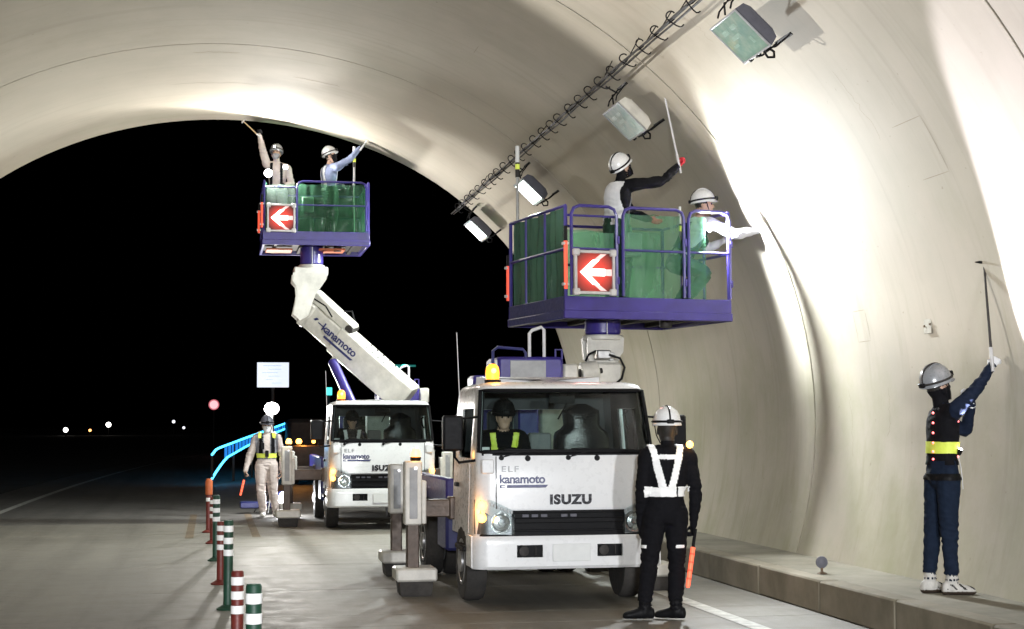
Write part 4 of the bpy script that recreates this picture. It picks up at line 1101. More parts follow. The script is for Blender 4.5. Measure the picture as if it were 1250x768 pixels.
b = MB(); b.bar(a1-d_*.85+z_*.30, a1+d_*.12+z_*.32, .26, .20, .03, 0, (.3, -.35, 1)); jb = b.build('jib_cylinder_box', 'offwhite', t2)
b = MB(); b.cyl(a1-d_*.80+z_*.30-x_*.15, a1-d_*.80+z_*.30+x_*.15, .075, 14); b.build('pivot_pin', 'dark', jb)
b = MB(); b.cyl(a1+d_*.05+z_*.30, q2(385, 352, 28.4), .05, 12); b.build('cylinder_rod', 'chrome', jb)
b = MB()
p = a1+z_*.24; b.tube([p+fx*.16, p+fx*.24+z_*.1, p-d_*.25+fx*.24+z_*.14, p-d_*.45+fx*.2+z_*.05], .014, 6); b.tube([p-d_*.5+z_*.2, p-d_*.62+z_*.3, p-d_*.75+z_*.2], .014, 6); b.build('hose', 'black', jb)
prof = [(357, 334), (399, 334), (397, 342), (384, 361), (380, 372), (376, 386), (366, 392), (357, 384), (362, 360), (361, 350), (356, 344)]
for yy in (28.15, 28.62):
    b = MB(); b.prism([(q2(u, v).x, q2(u, v).z) for u, v in prof], .05, Matrix.Translation((0, yy, 0)) @ Matrix.Rotation(pi/2, 4, 'X')); b.build('jib_plate', 'offwhite', t2)
for u_, v_, r_ in ((384, 352, .055), (368, 384, .07)):
    b = MB(); b.cyl(q2(u_, v_, 28.11), q2(u_, v_, 28.2), r_, 16); b.build('pivot_pin', 'dark', t2)
b = MB(); b.box(q2(379, 337, 28.37)+V((0, 0, .075)), (.58, .44, .15), .015); b.build('jib_head', 'offwhite', t2)
b = MB(); b.cyl(V((2.35, 27.6, 2.0)), V((2.05, 28.1, 2.75)), .085, 16); b.build('lift_cylinder', 'purple', t2)
b = MB(); b.cyl(V((2.05, 28.1, 2.75)), a0+d_*1.1-z_*.25, .05, 12); b.build('cylinder_rod', 'chrome', t2)
W2, D2, H2 = 1.80, 1.75, 1.08
pf2, P2, R2 = platform(t2, (.835, 27.6, 4.70), 0, W2, D2, H2, [(.57, 1.74)], True, False,
    [(1.56, .3, .2, 1.75, .022)],
    [(-.02, -.03, .28, .84), (-.06, .25, .22, .72)], (1.70, 28.37, 4.73), .30,
    [(.06, .54, 'sheetclear', 1.03), (.58, 1.72, 'sheetfar', 1.05)])
ar2 = arrow_board(P2(.30, -.10, .44), R2, .44); ar2['label'] = 'smaller lit red arrow sign on the far platform, pointing left'
for x_, y_ in ((.3, .8), (1.2, .7)): b = MB(); b.box(P2(x_, y_, -.02), (.45, .55, .03), .01); b.build('orange_light_patch', 'bol_orange', pf2)  # orange light on the deck's underside painted as coloured plates
# ================================================================== PEOPLE
VOX = .0085
def rot_to(u, axis, a): return Matrix.Rotation(a, 3, axis) @ u
class Body:
    def __init__(s): s.b = MB(); s.samp = []
    def loft(s, rings, tg, seg=14):
        """rings: (centre, u vector, v vector); closed with poles"""
        vs = []; fs = []; n = len(rings)
        for c, u, v in rings:
            for k in range(seg):
                a = 2*pi*k/seg; p = c+u*cos(a)+v*sin(a); vs.append(p); s.samp.append((p, tg))
        for i in range(n-1):
            for k in range(seg):
                l = (k+1) % seg; fs.append((i*seg+k, i*seg+l, (i+1)*seg+l, (i+1)*seg+k))
        a, b_ = len(vs), len(vs)+1; vs += [rings[0][0], rings[-1][0]]
        for k in range(seg):
            l = (k+1) % seg; fs.append((a, l, k)); fs.append((b_, (n-1)*seg+k, (n-1)*seg+l))
        s.b.add(vs, fs)
    def limb(s, pts, rad, tg, seg=12, flat=1.0, fdir=None):
        """tapered limb through pts with rounded ends and extra rings"""
        pts = [V(p) for p in pts]; P = []; Rr = []
        for i in range(len(pts)-1):
            m = 5
            for k in range(m):
                t = k/m; P.append(pts[i].lerp(pts[i+1], t)); Rr.append(rad[i]+(rad[i+1]-rad[i])*t)
        P.append(pts[-1]); Rr.append(rad[-1])
        # ease the bend
        Q = P[:]
        for i in range(1, len(P)-1): Q[i] = P[i]*.5+(P[i-1]+P[i+1])*.25
        d0 = (Q[1]-Q[0]).normalized(); d1 = (Q[-1]-Q[-2]).normalized()
        C_ = [(Q[0]-d0*Rr[0]*.9, Rr[0]*.35), (Q[0]-d0*Rr[0]*.6, Rr[0]*.78)]+list(zip(Q, Rr))+[(Q[-1]+d1*Rr[-1]*.6, Rr[-1]*.78), (Q[-1]+d1*Rr[-1]*.9, Rr[-1]*.35)]
        u = None; rings = []
        for i, (c, r) in enumerate(C_):
            a = C_[max(0, i-1)][0]; b_ = C_[min(len(C_)-1, i+1)][0]; T = (b_-a).normalized()
            if u is None: u = V(fdir) if fdir is not None else T.orthogonal()
            u = (u-T*u.dot(T)).normalized(); rings.append((c, u*r, T.cross(u)*r*flat))
        s.loft(rings, tg, seg)

def person(loc, face, label, mats, J=None, H=1.72, look=None, headup=None, hands=None, group=None, waist_w=1.0, depth=1.0, hair=True, extra_cond=None, wr=1.0, holster=None):
    """face: degrees, 0 looks along +Y, 90 along +X.  J holds joints in world space."""
    J = J or {}; s = H/1.72; loc = V(loc)
    f = V((sin(radians(face)), cos(radians(face)), 0)); r = V((f.y, -f.x, 0)); Z = V((0, 0, 1))
    def W(a, b_, c): return loc+r*a*s+f*b_*s+Z*c*s
    g = dict(pelvis=W(0, 0, .94), chest=W(0, .01, 1.28), neck=W(0, 0, 1.47),
             RS=W(.185, 0, 1.41), LS=W(-.185, 0, 1.41), RE=W(.235, -.02, 1.12), LE=W(-.235, -.02, 1.12), RW=W(.25, .08, .87), LW=W(-.25, .08, .87),
             RH=W(.092, 0, .91), LH=W(-.092, 0, .91), RK=W(.10, .02, .49), LK=W(-.10, .02, .49), RA=W(.11, -.03, .09), LA=W(-.11, -.03, .09), head=W(0, .02, 1.62), rt=f, lt=f)
    for k, v in J.items(): g[k] = V(v)
    L = V(look).normalized() if look else f.copy()
    hu = V(headup) if headup else Z.copy(); hu = (hu-L*hu.dot(L)).normalized(); hr = L.cross(hu)
    tags = ['top', 'bottom', 'glove', 'shoe', 'skin', 'hair', 'neck']
    B = Body()
    pel, ch, nk = g['pelvis'], g['chest'], g['neck']
    ud = (g['RS']-g['LS']).normalized(); hd = (g['RH']-g['LH']).normalized()
    ax = [(pel-(ch-pel).normalized()*.12*s, .10, .085, 0), (pel-(ch-pel).normalized()*.08*s, .15, .11, 0), (pel, .170*waist_w, .122, .0), (pel.lerp(ch, .22), .165*waist_w, .118, .1), (pel.lerp(ch, .42), .15*waist_w, .110, .3), (pel.lerp(ch, .75), .165, .118, .7), (ch, .178, .125, 1),
          (ch.lerp(nk, .4), .180, .122, 1), (ch.lerp(nk, .68), .155, .105, 1), (ch.lerp(nk, .88), .105, .085, 1), (nk, .066, .066, 1)]
    rings = []
    for i, (c, a, b_, t) in enumerate(ax):
        d = (hd.lerp(ud, t)).normalized(); up_ = (ax[min(i+1, len(ax)-1)][0]-ax[max(0, i-1)][0]).normalized()
        d = (d-up_*d.dot(up_)).normalized(); fr = up_.cross(d)
        rings.append((c, d*a*s, fr*b_*s*depth))
    B.loft(rings[:4], 'bottom', 18); B.loft(rings[3:], 'top', 18)
    B.limb([nk-(nk-ch).normalized()*.05, nk.lerp(g['head'], .7)], [.062*s, .056*s], 'neck')
    for q in 'RL':
        S_, E_, W_ = g[q+'S'], g[q+'E'], g[q+'W']
        B.limb([ch.lerp(nk, .62).lerp(S_, .45), S_, S_.lerp(E_, .5), E_, E_.lerp(W_, .5), W_], [.085*s, .073*s*wr, .060*s*wr, .051*s*wr, .046*s*wr, .036*s*wr], 'top')
        H_, K_, A_ = g[q+'H'], g[q+'K'], g[q+'A']
        B.limb([H_, H_.lerp(K_, .5), K_, K_.lerp(A_, .35), A_+Z*.03], [.105*s*wr, .092*s*wr, .069*s*wr, .066*s*wr, .053*s*wr], 'bottom')
        td = g['rt' if q == 'R' else 'lt'].normalized(); a = A_; z0 = a.z-.09*s
        sd_ = td.cross(Z)
        def SP(fw_, hh): return V((a.x, a.y, z0))+td*fw_*s+Z*hh*s
        rings = [(SP(-.085, .045), sd_*.020*s, Z*.02*s), (SP(-.075, .05), sd_*.036*s, Z*.048*s), (SP(-.02, .055), sd_*.042*s, Z*.054*s), (SP(.05, .048), sd_*.044*s, Z*.047*s), (SP(.11, .038), sd_*.049*s, Z*.037*s), (SP(.16, .032), sd_*.043*s, Z*.031*s), (SP(.185, .027), sd_*.022*s, Z*.018*s)]
        B.loft(rings, 'shoe', 12); B.limb([SP(0, .05), SP(-.005, .13)], [.05*s, .05*s], 'shoe')
        # hand
        hd_ = (hands or {}).get(q, {})
        D = V(hd_.get('dir', (W_-E_))).normalized(); N = V(hd_.get('palm', r if q == 'L' else -r)); N = (N-D*N.dot(D)).normalized()
        S2 = D.cross(N)*(1 if q == 'R' else -1)         # towards the little finger side is -S2, thumb is +S2
        c0 = W_
        PD = lambda a_, b_, c_: c0+D*a_*s+S2*b_*s+N*c_*s
        B.loft([(PD(-.02, 0, 0), S2*.026*s, N*.020*s), (PD(.01, 0, 0), S2*.030*s, N*.020*s), (PD(.05, 0, .002), S2*.041*s, N*.018*s), (PD(.085, 0, .002), S2*.041*s, N*.015*s), (PD(.098, 0, .002), S2*.036*s, N*.010*s)], 'glove', 12)
        curl = hd_.get('curl', 22); fr_ = .0098*s
        for j, (b_, ln) in enumerate(((.030, .92), (.010, 1.0), (-.010, .95), (-.029, .76))):
            p = PD(.088, b_, .002); d = D.copy(); pts = [p]
            cj = radians(curl*(1+.08*j))
            for seg_ in (.045, .028, .022):
                d = (d*cos(cj)+N*sin(cj)); nn = (N-d*N.dot(d)); p = p+d*seg_*ln*s; pts.append(p)
                # keep bending round the finger axis
                d = d.normalized(); N_ = (S2.cross(d)).normalized()
                if N_.dot(N) < 0 and curl < 60: N_ = -N_
                if seg_ != .022:
                    s_ang = cj; d2 = d*cos(s_ang)+(-(d.cross(S2)) if (-(d.cross(S2))).dot(N*cos(cj)-D*sin(cj)) > 0 else d.cross(S2))*sin(s_ang)*0
                    d = d2.normalized()
                    D_, Nn = d, (N*cos(cj)-D*sin(cj))
                    # rotate the frame
                    d = D_
                    N_next = Nn
                    # advance by recomputing with accumulated angle
                    acc = cj*(2 if seg_ == .045 else 3)
                    d = D*cos(acc)+N*sin(acc)
                    d = D*cos(acc-cj)+N*sin(acc-cj)
            # simple accumulated-angle chain (overrides the above)
            p = PD(.088, b_, .002); pts = [p]
            for q_, seg_ in enumerate((.045, .028, .022)):
                acc = cj*(q_+1)*.95; p = p+(D*cos(acc)+N*sin(acc))*seg_*ln*s; pts.append(p)
            B.limb(pts, [fr_, fr_*.95, fr_*.88, fr_*.8], 'glove', 8)
        tc = radians(hd_.get('thumb', 35)); p = PD(.022, .030, .006); t1_ = (D*.72+S2*.62+N*.35).normalized(); t2_ = (D*.8+S2*(.25-.5*sin(tc))+N*(.3+.8*sin(tc))).normalized()
        B.limb([p, p+t1_*.042*s, p+t1_*.042*s+t2_*.032*s, p+t1_*.042*s+t2_*.056*s], [.0125*s, .0115*s, .010*s, .009*s], 'glove', 8)
    # head
    hc = g['head']
    prof = [(-.118, .022, .026, .052), (-.108, .042, .048, .04), (-.085, .056, .072, .022), (-.05, .065, .086, .010), (-.01, .072, .095, .002), (.03, .076, .100, -.002), (.07, .070, .093, -.004), (.10, .050, .07, -.006), (.118, .022, .032, -.006)]
    B.loft([(hc+hu*h*s+L*fo*s, hr*a*s, L*b_*s) for h, a, b_, fo in prof], 'skin', 20)
    nb = hc+L*.094*s
    B.limb([nb+hu*.02*s, nb+hu*-.012*s+L*.010*s, nb+hu*-.028*s+L*.016*s], [.008*s, .011*s, .014*s], 'skin', 8)
    B.limb([hc+hu*-.093*s+L*.075*s, hc+hu*-.098*s+L*.072*s], [.02*s, .018*s], 'skin', 8)
    for q in (-1, 1):
        B.loft([(hc+hr*q*.070*s+hu*(-.02)*s+L*-.004*s, L*.010*s, hu*.016*s), (hc+hr*q*.078*s+hu*(-.018)*s-L*.006*s, L*.019*s, hu*.033*s), (hc+hr*q*.085*s+hu*(-.018)*s-L*.012*s, L*.016*s, hu*.028*s)], 'skin', 10)
    # union of all shells into one continuous skin
    me = B.b.mesh('body', [], recalc=True)
    tmp = bpy.data.objects.new('body', me); C.objects.link(tmp)
    md = tmp.modifiers.new('remesh', 'REMESH'); md.mode = 'VOXEL'; md.voxel_size = VOX*s; md.use_smooth_shade = True
    dg = bpy.context.evaluated_depsgraph_get(); dg.update()
    out = bpy.data.meshes.new_from_object(tmp.evaluated_get(dg)); bpy.data.objects.remove(tmp); bpy.data.meshes.remove(me)
    kd = kdtree.KDTree(len(B.samp))
    for i, (p, tg) in enumerate(B.samp): kd.insert(p, i)
    kd.balance()
    bm = bmesh.new(); bm.from_mesh(out); bm.verts.ensure_lookup_table()
    vt = []
    for v in bm.verts:
        tg = B.samp[kd.find(v.co)[1]][1]
        if tg == 'skin' and hair:
            d = v.co-hc
            if d.dot(L) < .045*s and d.dot(hu) > -.03*s-.075*s*(1 if d.dot(L) < -.02*s else 0) and abs(d.dot(hr)) < .082*s and not (abs(d.dot(hr)) > .066*s and abs(d.dot(hu)+.02*s) < .035*s and abs(d.dot(L)) < .03*s): tg = 'hair'
            elif d.dot(hu) > .06*s: tg = 'hair'
        vt.append(tg)
    soft = [v for v, tg in zip(bm.verts, vt) if tg in ('top', 'bottom', 'neck', 'shoe')]
    for k in range(4): bmesh.ops.smooth_vert(bm, verts=soft, factor=.5, use_axis_x=True, use_axis_y=True, use_axis_z=True)
    bmesh.ops.smooth_vert(bm, verts=[v for v, tg in zip(bm.verts, vt) if tg in ('skin', 'hair')], factor=.5, use_axis_x=True, use_axis_y=True, use_axis_z=True)
    bm.normal_update(); sd0 = V((loc.x*3.1, loc.y*1.7, face*.01))
    joints = [g[k] for k in ('RE', 'LE', 'RK', 'LK')]+[pel, g['RA'], g['LA']]
    disp = []
    for v, tg in zip(bm.verts, vt):
        if tg in ('top', 'bottom'):
            near = max(0, 1-min((v.co-j).length for j in joints)/.20)
            q = v.co*1.0+sd0; n1 = noise.noise(V((q.x*7, q.y*7, q.z*5))); n2 = 1-2*abs(noise.noise(V((q.x*9+q.z*5, q.y*9, q.z*19))))
            disp.append(v.normal*(n1*.010+n2*(.005+.011*near))*s)
        else: disp.append(None)
    for v, d in zip(bm.verts, disp):
        if d: v.co += d
    bm.normal_update(); bm.verts.index_update(); bm.verts.ensure_lookup_table()
    mi = {'top': 0, 'bottom': 1, 'glove': 2, 'shoe': 3, 'skin': 4, 'hair': 5, 'neck': 6}
    for fc in bm.faces:
        c = [vt[v.index] for v in fc.verts]; fc.material_index = mi[max(set(c), key=c.count)]; fc.smooth = True
    root = thing('person', loc, label, 'person', group)
    # clothing taken from the body surface
    def shell(name, cond, m, lift, thick=.006, tags_=('top', 'bottom')):
        vm = {}; vs = []; fs = []
        for fc in bm.faces:
            if vt[fc.verts[0].index] not in tags_: continue
            c = fc.calc_center_median(); d = c-loc
            dt = V((d.dot(r), d.dot(f), d.z))/s
            if not cond(dt, V((fc.normal.dot(r), fc.normal.dot(f), fc.normal.z)), c): continue
            q = []
            for v in fc.verts:
                if v.index not in vm: vm[v.index] = len(vs); vs.append(v.co+v.normal*lift)
                q.append(vm[v.index])
            fs.append(tuple(q))
        if not fs: return None
        edges = {}
        for q in fs:
            for a, c in zip(q, q[1:]+q[:1]): edges[(a, c)] = edges.get((a, c), 0)+1
        inner = {}; inv = {k_: bm.verts[i_] for i_, k_ in vm.items()}
        def inn(a):
            if a not in inner: inner[a] = len(vs); vs.append(inv[a].co-inv[a].normal*.002)
            return inner[a]
        for (a, c) in [e_ for e_ in edges if (e_[1], e_[0]) not in edges]: fs.append((c, a, inn(a), inn(c)))
        b = MB(); b.add(vs, fs); return b.build(name, m, root, angle=60, recalc=False)
    extra = extra_cond or []
    for (name, cond, m, lift, tg_) in extra: shell(name, cond, m, lift, .004, tg_)
    me = bpy.data.meshes.new('body'); bmesh.ops.translate(bm, verts=bm.verts, vec=-loc); bm.to_mesh(me); bm.free()
    for k in ('top', 'bottom', 'glove', 'shoe', 'skin', 'hair', 'neck'): me.materials.append(MAT[mats.get(k, 'hair' if k == 'hair' else 'skin')])
    o = bpy.data.objects.new('body', me); C.objects.link(o); o.parent = root
    for q in (-1, 1):
        b = MB(); b.ball(hc+L*.088*s+hr*q*.031*s+hu*.008*s, .011*s, 8); b.build('eye', 'black', root)
    # frames for the headgear
    return root, dict(g=g, L=L, hu=hu, hr=hr, s=s, hc=hc, f=f, r=r, loc=loc)

def helmet(root, k, m, lampm=None, strap='black', net=False, forward=1.0):
    hc, L, hu, hr, s = k['hc'], k['L'], k['hu'], k['hr'], k['s']
    b = MB(); base = hc+hu*.035*s
    prof = [(1.04, -.004), (1.07, .0), (1.05, .012), (1.01, .022), (.985, .05), (.91, .088), (.74, .122), (.48, .145), (.2, .156), (.02, .158)]
    b.lathe([(r_*.122*s, h*s) for r_, h in prof], base, hu, 28, 0, .95, 1.14, hr)
    # peak
    vs = []; fs = []
    for i in range(13):
        a = radians(-65+130*i/12); d = hr*sin(a)*.116+L*cos(a)*.139
        e = L*.032*max(0, cos(a))+hu*-.012
        for q in ((d*.97+hu*.012), (d+e+hu*.006), (d+e+hu*.0), (d*.97-hu*.0)): vs.append(base+q*s)
    for i in range(12):
        for j in range(4): fs.append((i*4+j, i*4+(j+1) % 4, i*4+4+(j+1) % 4, i*4+4+j))
    b.add(vs, fs)
    # ridges on the crown
    for q in (-.03, 0, .03):
        b.tube([base+(L*.125*cos(radians(a))*.97+hr*q+hu*(.025+.135*sin(radians(a))))*s for a in range(20, 165, 12)], .006*s, 5)
    hl = b.build('helmet', m, root)
    b = MB()
    for a0 in range(0, 1): b.tube([base+(hr*.122*sin(2*pi*i/24)+L*.143*cos(2*pi*i/24)+hu*.030)*s for i in range(24)], .010*s, 6, closed=True)
    b.tube([base+(L*.138*cos(radians(a))+hu*(.028+.136*sin(radians(a))))*s for a in range(5, 178, 12)], .008*s, 5)
    b.build('head_strap', strap, hl)
    b = MB()
    for q in (-1, 1): b.tube([base+(hr*q*.10+L*.03)*s, hc+(hr*q*.082+L*.045-hu*.05)*s, hc+(hr*q*.045+L*.06-hu*.118)*s], .005*s, 5)
    b.build('chin_strap', strap, hl)
    fd = L if forward > 0 else -L
    b = MB(); R = Matrix((hr, L, hu)).transposed(); b.box(base+(fd*.156+hu*.035)*s, (.062*s, .035*s, .045*s), .006, 0, R); hb = b.build('head_lamp', 'black', hl)
    if lampm:
        b = MB(); b.lathe([(.016*s, 0), (.018*s, .006*s), (.012*s, .010*s)], base+(L*.172+hu*.035)*s, L, 14); b.build('lamp_lens', lampm, hb)
    b = MB(); b.box(base+(-fd*.150+hu*.03)*s, (.06*s, .03*s, .035*s), .006, 0, R); b.build('battery_box', 'black', hl)
    return hl
def mask_cond(k_look, k_head):
    return None
def hammer(p0, p1, headdir, label, shaft='wood', hs=1.0, hm='steel'):
    p0, p1 = V(p0), V(p1); d = (p1-p0).normalized(); hd = V(headdir); hd = (hd-d*hd.dot(d)).normalized()
    t = thing('inspection_hammer', p0, label, 'hammer', 'long hammers held by workers')
    b = MB(); b.tube([p0, p0.lerp(p1, .5), p1], [.013, .011, .009], 8); b.build('shaft', shaft, t)
    b = MB(); b.tube([p0, p0.lerp(p1, .22)], .0155, 10); b.build('grip', 'frame', t)
    b = MB(); b.tube([p1-hd*.055*hs, p1-hd*.04*hs, p1+hd*.03*hs, p1+hd*.06*hs, p1+hd*.085*hs], [.013*hs, .016*hs, .014*hs, .008*hs, .002*hs], 10); b.build('hammer_head', hm, t)
    return t
def baton(p0, p1, label):
    p0, p1 = V(p0), V(p1)
    t = thing('signal_baton', p0, label, 'baton', 'lit red batons')
    b = MB(); b.tube([p0, p0.lerp(p1, .32)], .014, 10); b.build('handle', 'black', t)
    b = MB(); b.tube([p0.lerp(p1, .32), p0.lerp(p1, .97), p1], [.02, .019, .012], 12); g_ = b.build('lit_tube', 'baton', t)
    b = MB(); d = (p1-p0)
    for k in range(4): q = p0+d*(.42+.14*k); b.tube([q, q+d*.03], .0215, 12)
    b.build('clear_band', 'redbar', t)
    return t
band = lambda z0, z1: (lambda d, n, c: z0 < d.z < z1)
def facemask(k):
    pass
def mask_for(hc, L, hu, hr, s, lo=-.115, hi=-.012, back=.03):
    L, hu, hr = V(L).normalized(), V(hu), V(hr)
    def cond(d, n, c):
        e = c-hc; return lo*s < e.dot(hu) < hi*s and e.dot(L) > back*s
    return cond
TORSO = lambda d: abs(d.x) < .185

# ---- guard with his back to the camera
GL = (3.70, 13.42, 0)
def g_strap(d, n, c):
    if not .98 < d.z < 1.52 or abs(d.x-.10) > .2: return False
    x = d.x-.095                                            # the torso leans to his right
    if 1.025 < d.z < 1.105: return not .075 < x < .09
    if d.z <= 1.10: return False
    if d.y < .02:                                            # V on the back
        t = (d.z-1.10)/.38; w0 = .029
        if abs(x+.035+.095*t) < w0 or abs(x-.035-.095*t) < w0: return True
        return 1.335 < d.z < 1.375 and abs(x) < .10
    return abs(abs(x)-.11) < .022
gj = dict(pelvis=(3.80, 13.42, .93), chest=(3.83, 13.43, 1.26), neck=(3.825, 13.43, 1.46), head=(3.83, 13.46, 1.605), RS=(4.005, 13.42, 1.385), LS=(3.645, 13.43, 1.385),
          RE=(4.06, 13.40, 1.08), LE=(3.595, 13.42, 1.07), RW=(4.055, 13.46, .80), LW=(3.60, 13.50, .80), RH=(3.89, 13.42, .90), LH=(3.71, 13.42, .90), RK=(3.895, 13.43, .49), LK=(3.655, 13.43, .49),
          RA=(3.875, 13.40, .10), LA=(3.61, 13.43, .10), rt=(-.55, .35, 0), lt=(-1, .12, 0))
gd, k = person(GL, 4, 'guard in black with glowing white back harness, seen from behind by the near truck', dict(top='blackcloth', bottom='blackcloth', glove='blackcloth', shoe='black', neck='blackcloth'), gj, 1.74, wr=1.0, waist_w=.95,
    hands={'R': dict(dir=(-.05, .15, -1), palm=(-1, 0, 0), curl=62, thumb=50), 'L': dict(dir=(0, .1, -1), palm=(1, 0, 0), curl=25)},
    extra_cond=[('hair', lambda d, n, c: (c-V(gj['head'])).y < .02 and -.095 < (c-V(gj['head'])).z < .05, 'hair', .004, ('skin', 'neck', 'hair')), ('reflective_harness', g_strap, 'reflect', .010, ('top', 'bottom')), ('trouser_stripe', lambda d, n, c: .60 < d.z < .625 and d.y < 0 and abs(abs(d.x-.045)-.16) < .035, 'reflect', .004, ('bottom',))])
helmet(gd, k, 'helmet')
b = MB(); b.ball((4.0, 13.36, 1.475), .032, 10); b.build('shoulder_lamp', 'amber', gd)
lamp('POINT', (4.02, 13.28, 1.49), .8, (1, .6, .25), size=.04, parent=gd)
baton((4.055, 13.40, .76), (3.945, 13.28, .28), 'lit red baton hanging from the hand of the black clad guard')

# ---- man on the walkway reaching up with a hammer
RL = (5.80, 12.35, .279)
def vest_r(d, n, c): return 1.02 < d.z < 1.50 and abs(d.x) < .175 and d.y < .13 and not (d.y > .05 and d.z > 1.36)
rj = dict(pelvis=(5.815, 12.36, 1.24), chest=(5.825, 12.36, 1.585), neck=(5.835, 12.37, 1.775), head=(5.800, 12.375, 1.935), RS=(5.86, 12.19, 1.75), LS=(5.88, 12.54, 1.71),
          RE=(6.06, 12.20, 1.935), LE=(6.09, 12.50, 1.56), RW=(6.195, 12.24, 2.10), LW=(6.085, 12.36, 1.80), RH=(5.82, 12.27, 1.20), LH=(5.81, 12.45, 1.20), RK=(5.82, 12.27, .77), LK=(5.76, 12.45, .77),
          RA=(5.84, 12.27, .37), LA=(5.735, 12.45, .37), rt=(1, -.15, 0), lt=(1, .15, 0))
Lk = V((.86, .25, .30)); 
rm, k = person(RL, 90, 'man in dark clothes on the walkway raising a long hammer to the right wall', dict(top='navycloth', bottom='denim', glove='whitecloth', shoe='shoe', neck='blackcloth'), rj, 1.74, look=Lk, wr=.90, depth=.84,
    hands={'R': dict(dir=(.45, 0, .55), palm=(.5, .6, -.3), curl=68, thumb=55), 'L': dict(dir=(-.1, -.15, 1), palm=(-1, 0, 0), curl=45, thumb=40)},
    extra_cond=[('safety_vest', vest_r, 'blackcloth', .010, ('top',)), ('reflective_belt', lambda d, n, c: 1.115 < d.z < 1.205 and TORSO(d), 'reflect_y', .018, ('top', 'bottom')),
                ('shoe_sole', lambda d, n, c: d.z < .028, 'brown', .004, ('shoe',)), ('shoe_stripe', lambda d, n, c: .04 < d.z < .085 and abs(((d.y*14+d.z*16) % 1)-.5) < .14 and d.y > -.02, 'dark', .002, ('shoe',)),
                ('belt', lambda d, n, c: .905 < d.z < .95 and abs(d.x) < .2 and d.y < .2, 'black', .008, ('top', 'bottom')),
                ('face_mask', mask_for(V(rj['head']), Lk.normalized(), (V((0, 0, 1))-Lk.normalized()*Lk.normalized().z).normalized(), (0, 0, 0), 1.01, -.14, -.002, -.2), 'blackcloth', .006, ('skin', 'neck', 'hair'))])
helmet(rm, k, 'helmetgrey', strap='dark')
for x, y_, z in [(5.708+.02*(z-1.4), 12.29, z) for z in (1.36, 1.42, 1.49, 1.57, 1.65, 1.73)]+[(5.897, 12.24, 1.38), (5.90, 12.24, 1.42), (5.905, 12.24, 1.66)]: b = MB(); b.ball((x, y_, z), .0105, 8); b.build('red_vest_light', 'redled', rm)
b = MB(); b.tube([(5.90, 12.24, 1.40), (5.915, 12.23, 1.30), (5.92, 12.22, 1.22), (5.925, 12.22, 1.12)], .003, 5); b.build('white_cord', 'whitecloth', rm)
hammer((6.19, 12.19, 2.06), (6.205, 12.33, 2.96), (-1, .1, -.1), 'long hammer raised toward the right wall by the walkway man', 'dark', .9, 'black')

# ---- guard under the balloon lamp outside
FL = (1.0, 29.96, .004)
def vest_f(d, n, c): return 1.03 < d.z < 1.50 and abs(d.x) < .20 and (abs(d.x) > .055 or d.z < 1.1 or d.y < 0) and d.z < 1.47
def hor_f(d, n, c): return d.y > -.2 and ((abs(abs(d.x)-.10) < .028 and d.z > 1.12) or False) and d.z < 1.48 and abs(d.x) < .2
Lf = V((0.02, -1, -.04))
fj = dict(RW=(.62, 29.90, .84), RE=(.70, 29.97, 1.10), LE=(1.29, 29.96, 1.10), LW=(1.27, 29.88, .84), RA=(.94, 29.99, .09), LA=(1.17, 29.93, .09), RK=(.90, 29.93, .49), LK=(1.11, 29.90, .49), rt=(-.1, -1, 0), lt=(.35, -1, 0))
fm, k = person(FL, 180, 'guard in pale overalls and white mask standing outside beside the lamp', dict(top='beigecloth', bottom='beigecloth', glove='skin', shoe='shoe', neck='beigecloth'), fj, 1.74, look=Lf, wr=1.14,
    hands={'R': dict(dir=(-.1, -.2, -1), palm=(1, 0, 0), curl=62, thumb=50), 'L': dict(dir=(0, -.1, -1), palm=(-1, 0, 0), curl=25)},
    extra_cond=[('safety_vest', vest_f, 'greycloth', .010, ('top',)), ('vest_strap', hor_f, 'blackcloth', .018, ('top',)), ('reflective_belt', lambda d, n, c: (1.05 < d.z < 1.13 and abs(d.x) < .19 and abs(d.x) > .02) or (abs(abs(d.x)-.125) < .026 and 1.40 < d.z < 1.5), 'reflect_y', .022, ('top', 'bottom')),
                ('face_mask', mask_for(FL+V((0,0,0)) if False else V((1.0, 29.94, 1.643)), Lf.normalized(), V((0, 0, 1)), (0, 0, 0), 1.0, -.12, -.005, .03), 'whitecloth', .006, ('skin',))])
helmet(fm, k, 'darkgrey', strap='black')
for p_ in ((1.0, 29.80, 1.14), (.92, 29.81, 1.28)): b = MB(); b.box(p_, (.065, .05, .12), .01); b.build('chest_pouch', 'black', fm)
baton((.625, 29.83, .80), (.53, 29.72, .40), 'lit red baton in the hand of the pale clad guard outside')

